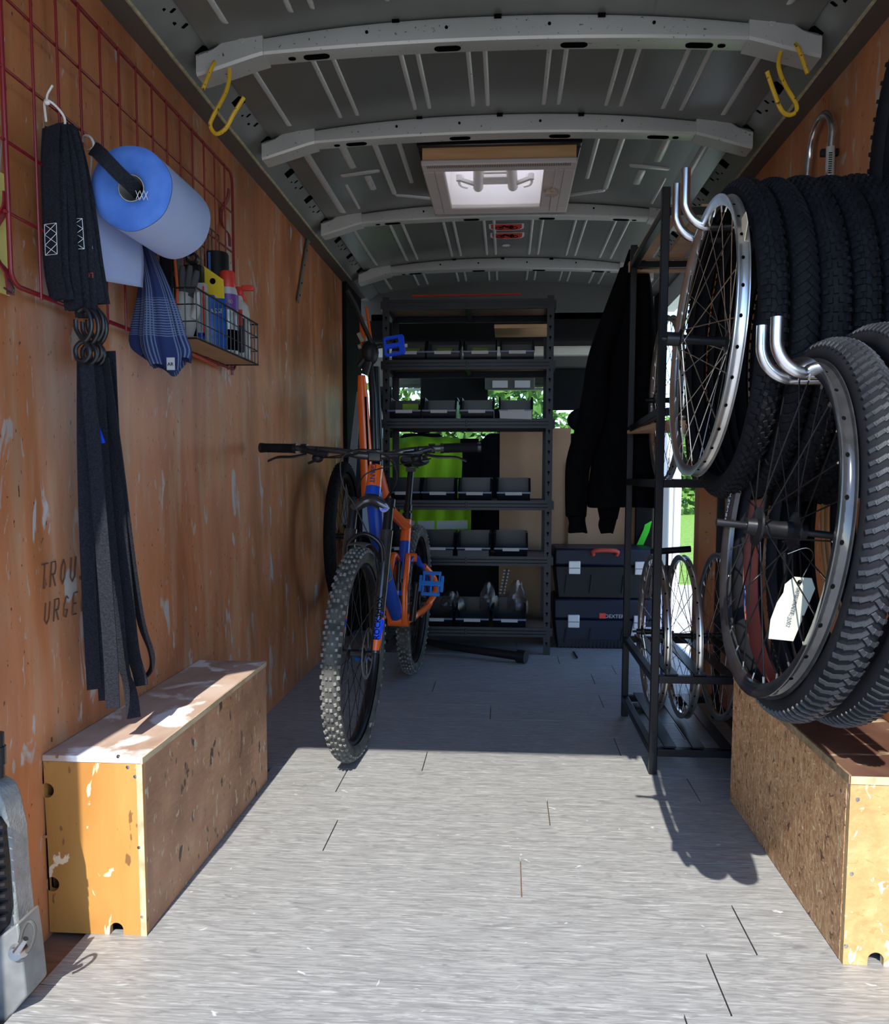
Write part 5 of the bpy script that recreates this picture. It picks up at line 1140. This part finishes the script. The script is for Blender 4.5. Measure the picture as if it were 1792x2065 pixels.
bo('chainring', MB().lathe([(.062, -.054), (.068, -.054), (.068, -.050), (.062, -.050)], (0, bb.y, bb.z), 'x', 48, closed=True), blackm)
bo('cassette', MB().lathe([(.02, -.06), (.03, -.058), (.045, -.045), (.078, -.030), (.080, -.026), (.02, -.026)], (0, WB, RW), 'x', 40, closed=True), chrome)
bo('rear_mech', MB().bar((-.075, WB+.0, RW-.03), (-.065, WB-.04, RW-.14), .02, .012).cyl((-.07, WB-.04, RW-.13), (-.06, WB-.04, RW-.13), .022, 16), blackp)
bo('chain', MB().tube([(-.052, bb.y, bb.z+.066), (-.045, WB, RW+.05)], .003, 5).tube([(-.052, bb.y, bb.z-.066), (-.062, WB-.04, RW-.15)], .003, 5), blackm)
# handlebar in world space so it stays level
st_ = BM @ (h1_+axs*.045); hb0 = st_+Vector((0, -.045, .012))
bc = Vector((hb0.x, hb0.y, at(735, 903, Y=hb0.y).z)); HBt = hb0
eL, eR = at(527, 903, Y=3.06), at(967, 902, Y=3.02); mid = bc+Vector((0, 0, -.012))
bar_ = smooth_path([eL, eL.lerp(mid, .35)+Vector((0, -.01, .002)), eL.lerp(mid, .70)+Vector((0, -.015, -.004)), mid+Vector((-.05, 0, -.016)), mid+Vector((.05, 0, -.016)), eR.lerp(mid, .70)+Vector((0, -.015, -.004)), eR.lerp(mid, .35)+Vector((0, -.01, .002)), eR], 5)
obj('handlebar', MB().tube(bar_, [.0112]*12+[.0145]*12+[.0112]*12, 16), gloss, bikeroot)
obj('stem', MB().bar(st_+Vector((0, .01, -.002)), mid+Vector((0, .005, -.012)), .036, .036).cyl(st_-R3 @ axs*.02, st_+R3 @ axs*.022, .019, 20).bar(mid+Vector((-.024, -.004, -.016)), mid+Vector((.024, -.004, -.016)), .036, .044), blackm, bikeroot, bevel=.004)
text('stem_lettering', 'TRUVATIV', .010, mid+Vector((-.024, -.024, -.006)), (1, 0, 0), (0, 0, 1), paper, bikeroot)
for e, d_ in ((eL, 1), (eR, -1)):
    dv = (bar_[6]-bar_[0]).normalized() if d_ > 0 else (bar_[-7]-bar_[-1]).normalized()
    g_ = obj('grip', MB().tube([e+dv*.135*k/27 for k in range(28)], [.0165+.0009*(k % 2) for k in range(28)], 16), rubber, bikeroot, sm=25)
    obj('lock_ring', MB().cyl(e-dv*.004, e+dv*.008, .019, 20).cyl(e+dv*.132, e+dv*.144, .0185, 20), blackm, g_)
    p = e+dv*.175
    lv = obj('brake_lever', MB().cyl(p-dv*.012, p+dv*.012, .018, 16).tube(smooth_path([p+Vector((0, -.03, -.004)), p+dv*.06+Vector((0, -.035, -.018)), p+dv*.10+Vector((0, -.032, -.020))], 4), .010, 10).cyl(p+Vector((0, 0, 0)), p+Vector((0, -.035, -.01)), .010, 10), blackm, bikeroot)
    obj('lever_blade', MB().tube(smooth_path([p+dv*.02+Vector((0, -.045, -.022)), p-dv*.03+Vector((0, -.06, -.032)), p-dv*.09+Vector((0, -.062, -.035)), p-dv*.13+Vector((0, -.06, -.050))], 4), [.0065]*9+[.0055]*4, 8, flat=.6), blackm, bikeroot)
    sh = p+dv*.055
    obj('shifter', MB().ell(sh+Vector((0, -.012, -.034)), .022, .02, .017).cyl(sh+Vector((0, 0, .004)), sh+Vector((0, -.01, -.03)), .012, 12).tube([sh+Vector((0, -.02, -.04)), sh-dv*.03+Vector((0, -.045, -.055))], .005, 8), blackp, bikeroot)
# cables
def cab(pts, r=.0024): return obj('cable', MB().tube(smooth_path([at(u, v, Y=y) for u, v, y in pts], 6), r, 6), blackp, bikeroot)
cab([(640, 925, 3.0), (700, 917, 2.95), (760, 912, 2.93), (792, 935, 2.93), (800, 965, 2.95), (785, 1000, 3.0), (768, 1020, 3.06)])
cab([(868, 925, 2.99), (820, 934, 2.92), (770, 944, 2.88), (735, 958, 2.86), (722, 985, 2.9), (722, 1005, 2.98)])
cab([(646, 923, 3.0), (690, 922, 2.93), (740, 912, 2.9), (800, 915, 2.9), (850, 918, 2.98)])
cab([(870, 920, 2.99), (790, 916, 2.9), (730, 908, 2.88), (692, 920, 2.87), (686, 950, 2.87), (694, 985, 2.87), (712, 1014, 2.87), (727, 1045, 2.87), (742, 1078, 2.86), (754, 1110, 2.84), (762, 1150, 2.80)])
cab([(700, 912, 2.92), (735, 906, 2.88), (785, 922, 2.92), (798, 950, 2.95), (790, 985, 3.0), (775, 1010, 3.04)])
cab([(756, 1115, 2.83), (762, 1180, 2.79), (748, 1215, 2.76)])

# ================================================================== SECOND BIKE, hung upright by the left wall
sbk = thing('hanging_bike', 'black and orange bike hung upright on the left wall behind the mountain bike', 'bicycle', (-.80, 4.1, .67))
c = Vector((-.795, 4.10, .675)); c2 = Vector((-.80, 4.12, 1.72))
for cc, r_, nm in ((c, .372, 'wheel'),):
    ty_ = obj(nm+'_tyre', tyre_mb(cc, r_, .029, n=80, opening=.5), rubber, sbk, sm=60); stuff(obj('tread_knobs', knobs(cc, r_, .029, 56, [(.2, 0, 0, 1), (-.2, 0, 0, 1), (.6, .5, 0, 1), (-.6, .5, 0, 1)], .010, .012, .004), rubber, ty_, sm=0))
    obj(nm+'_rim', MB().lathe([(r_-.055, -.013), (r_-.055, .013), (r_-.075, .008), (r_-.075, -.008)], cc, 'x', 72, closed=True), blackm, sbk)
    mb = MB()
    for i in range(28):
        a = 2*PI*i/28; sd = 1 if i % 2 else -1; mb.tube([cc+Vector((sd*.025, .02*math.cos(a+1), .02*math.sin(a+1))), cc+Vector((0, (r_-.07)*math.cos(a), (r_-.07)*math.sin(a)))], .0012, 5)
    stuff(obj(nm+'_spokes', mb, spokeb, sbk)); obj(nm+'_hub', MB().cyl(cc-Vector((.05, 0, 0)), cc+Vector((.05, 0, 0)), .014, 16), blackm, sbk)
ft = lambda u, v, y: at(u, v, Y=y)
obj('frame_tube', MB().tube([ft(741, 1010, 3.98), ft(737, 900, 3.98), ft(731, 800, 3.98), ft(729, 757, 3.98)], [.030, .030, .026, .018], 16), bikeor, sbk)
obj('frame_stripe', MB().tube([ft(745, 1000, 3.96), ft(741, 900, 3.955), ft(737, 800, 3.955)], .005, 8), black, sbk)
obj('fork_leg', MB().tube([ft(758, 1060, 4.0), ft(756, 960, 4.0), ft(752, 800, 4.0), ft(745, 720, 4.05)], [.022, .022, .018, .016], 14), blackm, sbk)
obj('fork_leg', MB().tube([ft(768, 1060, 4.05), ft(764, 900, 4.05), ft(758, 740, 4.1)], [.020, .020, .016], 14), blackm, sbk)
obj('chain_stay', MB().tube([ft(735, 720, 4.0), ft(732, 690, 4.05), ft(729, 640, 4.15)], [.014, .014, .012], 12), bikeor, sbk)
obj('seat_stay', MB().tube([ft(750, 700, 4.05), ft(744, 660, 4.1), ft(738, 620, 4.2)], [.007]*3, 10), bikeor, sbk)
obj('shock_link', MB().tube([ft(724, 740, 3.98), ft(735, 725, 3.98), ft(742, 730, 3.98), ft(735, 755, 3.98)], .020, 10), blackp, sbk)
obj('motor_cover', MB().ell(ft(745, 712, 4.0), .045, .05, .06), blackp, sbk)
obj('brake_caliper', MB().bar(ft(723, 672, 3.97), ft(732, 690, 3.97), .03, .02).cyl(ft(722, 700, 3.96), ft(728, 698, 3.96), .012, 10), base('tan metal', (.22, .19, .13), .5)[0], sbk, bevel=.002)
obj('hose', MB().tube(smooth_path([ft(700, 585, 3.9), ft(716, 615, 3.92), ft(730, 650, 3.95), ft(748, 690, 3.98), ft(757, 720, 4.0)], 4), .011, 8), blackp, sbk)
obj('crank_arm', MB().tube([ft(752, 700, 4.0), ft(770, 697, 4.0)], .012, 10), blackm, sbk)
pc = ft(795, 697, 4.0); pm = MB(); tm = Matrix.Translation(pc) @ Matrix.Rotation(-.15, 4, 'Y') @ Matrix.Rotation(1.2, 4, 'X')
pm.box(-.045, .045, -.052, -.04, -.007, .007, tm).box(-.045, .045, .04, .052, -.007, .007, tm).box(-.05, -.04, -.045, .045, -.007, .007, tm).box(.022, .05, -.045, .045, -.007, .007, tm).box(-.045, .045, -.01, .01, -.008, .008, tm)
obj('pedal', pm, decblue, sbk, sm=0, bevel=.001)
obj('pedal_cap', MB().cyl(pc+Vector((.05, 0, -.0)), pc+Vector((.062, 0, 0)), .009, 12), paper, sbk)
tag(obj('curtain_strip', MB().prism([(-.915, .7), (-.85, .7), (-.80, 1.45), (-.82, 1.45)], 'y', 4.62, 4.64), base('grey plastic', (.22, .25, .30), .5)[0], sm=0), 'narrow grey strip on the left wall behind the hanging bike', 'panel')

# ================================================================== SHELVING
SX0, SX1, SY0, SY1 = -.648, .266, 4.47, 4.87
sh = thing('shelving_unit', 'tall black boltless steel shelving unit at the front end of the van', 'shelves', (-.2, 4.66, 0))
for x in (SX0, SX1):
    s_ = 1 if x > 0 else -1
    for y in (SY0, SY1):
        sg = 1 if y == SY0 else -1
        o = obj('post', MB().box(x-.002 if s_ > 0 else x-.002, x+.002, y, y+sg*.035, 0, 1.935).box(min(x, x-s_*.035), max(x, x-s_*.035), y-.002, y+.002, 0, 1.935), shelfp, sh, sm=0)
        if y == SY0:
            for k in range(34):
                z = .06+k*.055; xm = x-s_*.0175
                obj('keyhole_slot', MB().prism([(xm-.006, z+.012), (xm+.006, z+.012), (xm+.006, z+.004), (xm+.002, z), (xm+.002, z-.010), (xm-.002, z-.010), (xm-.002, z), (xm-.006, z+.004)], 'y', y-.0028, y-.0021), black, o, sm=0)
LV = [.125, .517, .821, 1.263, 1.576, 1.893]
for i, z in enumerate(LV):
    for y in (SY0, SY1):
        sg = 1 if y == SY0 else -1
        mb = MB().prism([(y-sg*.004, z+.026), (y-sg*.004, z-.026), (y+sg*.012, z-.026), (y+sg*.012, z-.022), (y, z-.022), (y, z+.006), (y+sg*.02, z+.006), (y+sg*.02, z+.010), (y, z+.010), (y, z+.026)], 'x', SX0+.01, SX1-.01)
        o = obj('shelf_beam', mb, shelfp, sh, sm=0)
        if y == SY0:
            obj('beam_crease', MB().tube([(SX0+.02, y-.005, z+.008), (SX1-.02, y-.005, z+.008)], .0025, 6).tube([(SX0+.02, y-.005, z-.010), (SX1-.02, y-.005, z-.010)], .0025, 6), shelfp, o)
            obj('clip', MB().box(-.20, -.19, y-.010, y-.003, z-.018, z+.018), shelfp, o, bevel=.002)
    for x in (SX0, SX1): obj('side_beam', MB().box(x-.014, x+.014, SY0+.01, SY1-.01, z-.022, z+.022), shelfp, sh, sm=0)
    obj('centre_support', MB().box(-.205, -.185, SY0+.005, SY1-.005, z-.02, z+.008), shelfp, sh, sm=0)
    obj('shelf_board', MB().box(SX0+.005, SX1-.005, SY0+.003, SY1-.003, z+.010, z+.018), shelfboard, sh, sm=0)
# storage bins
def bin_(x, z, label, group, w=.178, first=None):
    if first: 
        return dup(first[0], Vector((x, SY0, z))-first[1], label)
    d, h_ = .30, .125; y0 = SY0+.002; x0, x1 = x-w/2, x+w/2; fh = .048
    t = thing('storage_bin', label, 'bin', (x, SY0, z), group)
    mb = MB()
    mb.prism([(y0+.03, z), (y0+d, z), (y0+d, z+.004), (y0+.03, z+.004)], 'x', x0+.012, x1-.012)
    for xx in (x0, x1-.003): mb.prism([(y0+.03, z), (y0+d, z), (y0+d, z+h_), (y0+.10, z+h_), (y0+.055, z+fh+.01), (y0+.008, z+fh)], 'x', xx, xx+.003)
    mb.box(x0, x1, y0+d-.003, y0+d, z, z+h_)
    mb.prism([(y0+.03, z), (y0+.008, z+fh), (y0+.011, z+fh), (y0+.033, z)], 'x', x0, x1)
    obj('bin_shell', mb, binp, t, sm=0)
    obj('rim', MB().bar((x0, y0+.10, z+h_), (x0, y0+d, z+h_), .010, .008).bar((x1, y0+.10, z+h_), (x1, y0+d, z+h_), .010, .008).bar((x0, y0+d, z+h_), (x1, y0+d, z+h_), .010, .010).bar((x0+.001, y0+.02, z+fh+.004), (x0+.001, y0+.10, z+h_), .010, .008).bar((x1-.001, y0+.02, z+fh+.004), (x1-.001, y0+.10, z+h_), .010, .008), binp, t, sm=0)
    obj('front_lip', MB().box(x0-.003, x1+.003, y0-.006, y0+.012, z+fh-.004, z+fh+.006), binlip, t, bevel=.001)
    obj('card_label', MB().box(x-.045, x+.045, y0-.0085, y0-.0065, z+fh-.012, z+fh+.005), paper, t, sm=0)
    return t
BX = [[-.510, -.325, -.125, .075], [-.535, -.345, -.140, .070], [-.540, -.350, -.150, .062], [-.545, -.352, -.155, .050], [-.36, -.16, .045]]
zl_ = [LV[4]+.019, LV[3]+.019, LV[2]+.019, LV[1]+.019, LV[0]+.019]
rown = ['second highest shelf', 'third shelf from the top', 'shelf level with the bicycle saddle', 'shelf above the blue bike pedal', 'lowest shelf']
pos4 = ['leftmost', 'second from left', 'third from left', 'rightmost']; pos3 = ['left', 'middle', 'right']
first = None
for r_, (xs_, z) in enumerate(zip(BX, zl_)):
    for i, x in enumerate(xs_):
        lbl = f'dark open front storage bin, {(pos4 if len(xs_) == 4 else pos3)[i]} on the {rown[r_]}'
        if first is None:
            t = bin_(x, z, lbl, 'storage bins on the shelving'); first = (t, Vector((x, SY0, z)))
        else: bin_(x, z, lbl, '', first=first)
# papers, bags and small stock
for x, z, nm in ((.070, LV[3]+.02, 'third shelf from the top'),):
    tag(obj('white_card', MB().prism([(x-.085, z+.005), (x+.085, z+.0), (x+.085, z+.045), (x-.088, z+.045)], 'y', SY0-.012, SY0-.009), paper, sm=0), 'white card on the front of the right bin of the '+nm, 'card')
for x, w_ in ((-.352, .17), (-.155, .17)):
    tag(obj('grey_card', MB().box(x-w_/2, x+w_/2, SY0-.010, SY0-.008, LV[1]+.022, LV[1]+.058), base('grey card', (.07, .075, .085), .8)[0], sm=0), 'grey card on the front of the '+('second' if x < -.3 else 'third')+' bin above the blue pedal', 'card')
random.seed(11)
for i, (u, v, w_, h_) in enumerate(((912, 1215, .14, .11), (985, 1205, .10, .15), (1043, 1205, .11, .17))):
    p = at(u, v, Y=4.60); rr = []
    for k in range(7):
        t = k/6; rr.append([p+Vector((math.cos(a)*w_*.5*(1-.65*t**2)*(1+.22*math.sin(5*a+k+i)), math.sin(a)*.05*(1-.5*t)*(1+.2*math.sin(4*a+k*2)), (t-.45)*h_+.01*math.sin(3*a+k))) for a in [2*PI*j/18 for j in range(18)]])
    tag(obj('plastic_bag', MB().loft(rr, True, True), bagm, sm=25), ('crumpled clear bag of parts in the left bin of the lowest shelf', 'clear bag of parts in the middle bin of the lowest shelf', 'tall clear bag of parts in the right bin of the lowest shelf')[i], 'bag')
for i, (u, v) in enumerate(((818, 806), (905, 812), (985, 790))):
    pass
for i, (x, lv, cc_) in enumerate(((-.51, 3, hivis), (-.50, 4, hivis), (-.32, 4, hivis), (-.125, 4, hivis))):
    z = LV[lv]+.028
    tag(obj('parts_box', MB().box(x-.045, x+.045, SY0+.09, SY0+.22, z, z+.075+.01*(i == 0)), base('green card '+str(i), (.20, .34, .03) if i == 0 else (.12, .20, .03), .7)[0], bevel=.003), ('green carton in the leftmost bin of the third shelf', 'green carton in the leftmost bin of the second highest shelf', 'green carton in the second bin of the second highest shelf', 'green carton in the third bin of the second highest shelf')[i], 'box')
for i, (x, lv) in enumerate(((-.325, 4), (-.125, 4), (-.345, 2), (-.15, 2), (.065, 2))):
    z = LV[lv]+.026
    tag(obj('small_parts', MB().box(x-.05, x+.05, SY0+.04, SY0+.12, z, z+.03).box(x-.03, x+.06, SY0+.13, SY0+.22, z, z+.045), base('grey parcel '+str(i), (.07, .08, .10), .6)[0], bevel=.004), 'dark small parcels in the '+{-.325: 'second', -.125: 'third', -.345: 'second', -.15: 'third', .065: 'fourth'}[x]+' bin of the '+('second highest shelf' if lv == 4 else 'shelf level with the saddle'), 'parts')
tag(obj('black_tube_box', MB().box(-.47, -.40, SY0+.02, SY0+.09, .30, .40), blackp, bevel=.004), 'small black box at the left of the lowest shelf', 'box')
mb = MB()
sp = tag(obj('striped_tube', MB().bar(at(1012, 1200, Y=4.66), at(1022, 1148, Y=4.66), .034, .012), blackp, sm=0), 'black and white striped strip standing in the lowest shelf', 'strip')
for k in range(8):
    a = at(1012+k*1.3, 1196-k*6.5, Y=4.648); obj('white_stripe', MB().box(a.x-.016, a.x+.016, a.y-.001, a.y+.001, a.z-.004, a.z+.004), paper, sp, sm=0)
tag(obj('red_ski', MB().tube([at(830, 597, Y=4.62), at(1050, 593, Y=4.64)], .006, 8), redp), 'thin red rod lying on top of the shelving', 'rod')
tag(obj('brown_board', MB().box(-.05, .25, 4.55, 4.85, 1.78, 1.80), pine, sm=0), 'brown board lying under the top shelf', 'board')
# cardboard, tool boxes
tag(obj('cardboard_sheet', MB().box(-.02, .41, 5.06, 5.075, .0, 1.27), cardb, sm=0), 'tall cardboard sheet standing behind the right post of the shelving', 'cardboard')
tag(obj('cardboard_sheet', MB().box(.40, .86, 5.03, 5.045, .0, 1.06), cardb, sm=0), 'cardboard sheet standing behind the tool boxes below the jacket', 'cardboard')
tag(obj('dark_partition', MB().box(.80, .93, 4.98, 5.04, .0, 1.05).box(-.93, .0, 5.10, 5.14, 0, .62), darkint, sm=0), 'dark panel low behind the shelving and tool boxes', 'panel')
gs = tag(obj('green_strap', MB().ribbon([at(1313, 1030, Y=5.0), at(1303, 1070, Y=4.97), at(1284, 1112, Y=4.94)], .035, .004, (.9, 0, .5)), base('bright green strap', (.08, .85, .04), .6)[0]), 'bright green strap hanging beside the tool boxes near the side door', 'strap')
tag(obj('grey_sill', MB().box(.86, .95, 4.75, 4.80, .3, .95), base('pale trim', (.40, .41, .38), .6)[0], bevel=.01), 'pale grey trim piece beside the green strap', 'trim')
def toolbox(z, h_, lidh, label, handle):
    x0, x1, y0, y1 = .300, .862, 4.66, 4.98
    t = thing('tool_box', label, 'tool box', (.58, 4.82, z))
    obj('body', MB().prism([(x0+.02, z), (x1-.02, z), (x1, z+h_-lidh), (x0, z+h_-lidh)], 'y', y0+.01, y1-.01), navy if not handle else navyd, t, bevel=.008)
    obj('lid', MB().box(x0-.004, x1+.004, y0, y1, z+h_-lidh+.002, z+h_), navy, t, bevel=.012)
    for x in (.41, .78):
        l = obj('latch', MB().box(x-.033, x+.033, y0-.012, y0+.002, z+h_-lidh-.045, z+h_-lidh+.030), silver, t, bevel=.004)
        obj('latch_groove', MB().box(x-.031, x+.031, y0-.0135, y0-.012, z+h_-lidh-.012, z+h_-lidh-.009), navyd, l, sm=0)
    for x in (.36, .50, .68, .83):
        obj('body_rib', MB().tube([(x, y0+.008, z+.03), (x+.01, y0+.006, z+h_-lidh-.05)], .006, 6), navyd if handle else navy, t)
    if handle: obj('carry_handle', MB().tube(smooth_path([(.515, y0-.002, z+h_-.035), (.52, y0-.02, z+h_-.01), (.64, y0-.02, z+h_-.01), (.645, y0-.002, z+h_-.035)], 3), .012, 10), redh, t)
    return t
t1 = toolbox(0.0, .285, .12, 'navy tool box on the floor, lower one of the stack by the side door', False)
mb = MB()
for i in range(26): mb.box(.325+i*.020, .335+i*.020, 4.664, 4.672, .0, .05)
stuff(obj('base_ribs', mb, navyd, t1, sm=0))
text('box_lettering', 'DEXTER', .030, (.585, 4.658, .178), (1, 0, 0), (0, 0, 1), paper, t1); obj('logo_patch', MB().box(.555, .590, 4.6565, 4.6575, .175, .205), redp, t1, sm=0)
obj('sticker', MB().prism([(.725, .02), (.765, .02), (.765, .15), (.745, .15)], 'y', 4.657, 4.6585), paper, t1, sm=0)
obj('sticker', MB().box(.80, .86, 4.657, 4.6585, .05, .13), paper, t1, sm=0)
t2 = toolbox(.287, .285, .10, 'navy tool box with an orange red handle on top of the stack', True)
# black bar on the floor
tag(obj('long_black_bar', MB().tube([at(835, 1288, Z=.06), at(895, 1302, Z=.055), at(1045, 1323, Z=.035)], [.016, .020, .024], 14).cyl(at(1043, 1323, Z=.035), at(1060, 1325, Z=.035), .034, 16), blackp), 'long black folded stand lying on the floor in front of the shelving', 'stand')
tag(obj('bolt', MB().cyl(at(1156, 1315, Z=.008), at(1163, 1326, Z=.008), .006, 8), blackm), 'small dark bolt on the floor before the tool boxes', 'bolt')
# seats with vest
def seat(x, label):
    t = thing('cab_seat', label, 'seat', (x, 5.55, 0)); rr = []
    for z, w_, d_ in ((-.02, .23, .07), (.45, .24, .07), (.7, .25, .08), (1.0, .25, .075), (1.18, .21, .06), (1.26, .12, .05)):
        rr.append([Vector((x+math.copysign(abs(math.cos(a))**.6, math.cos(a))*w_, 5.55+math.copysign(abs(math.sin(a))**.7, math.sin(a))*d_, z)) for a in [2*PI*j/24 for j in range(24)]])
    obj('backrest', MB().loft(rr, True, True), seatm, t, sm=60); obj('headrest', MB().ell((x, 5.55, 1.35), .14, .05, .09), seatm, t); obj('seat_base', MB().box(x-.25, x+.25, 5.6, 6.05, -.02, .5), seatm, t, bevel=.04)
    return t
seat(-.55, 'dark driver seat under the hi-vis vest, seen through the shelving'); seat(.02, 'dark middle cab seat, seen through the shelving beside the vest'); seat(.56, 'dark passenger seat behind the cardboard sheet')
vs_ = thing('hi_vis_vest', 'bright yellow green hi-vis vest draped over the driver seat', 'vest', (-.45, 5.4, 1.2))
rr = []
for k in range(12):
    t = k/11; z = 1.235-.70*t
    rr.append([Vector((-.83+.62*j/19, 5.40-.03*math.sin(PI*j/19)+.012*math.sin(j*1.7+t*4)+(.05 if k == 0 else 0), z-.03*abs(j/19-.5)*(1-t)+.004*math.sin(j+k))) for j in range(20)])
obj('vest_fabric', MB().loft(rr, False), hivis, vs_, sol=.006, sm=70)
obj('reflective_band', MB().ribbon([(-.80, 5.372, .655), (-.5, 5.36, .655), (-.23, 5.375, .66)], .055, .004, (0, 0, 1)), reflect, vs_)
obj('dark_panel', MB().box(-.28, -.16, 5.38, 5.39, .86, 1.22), seatm, vs_, sm=0)
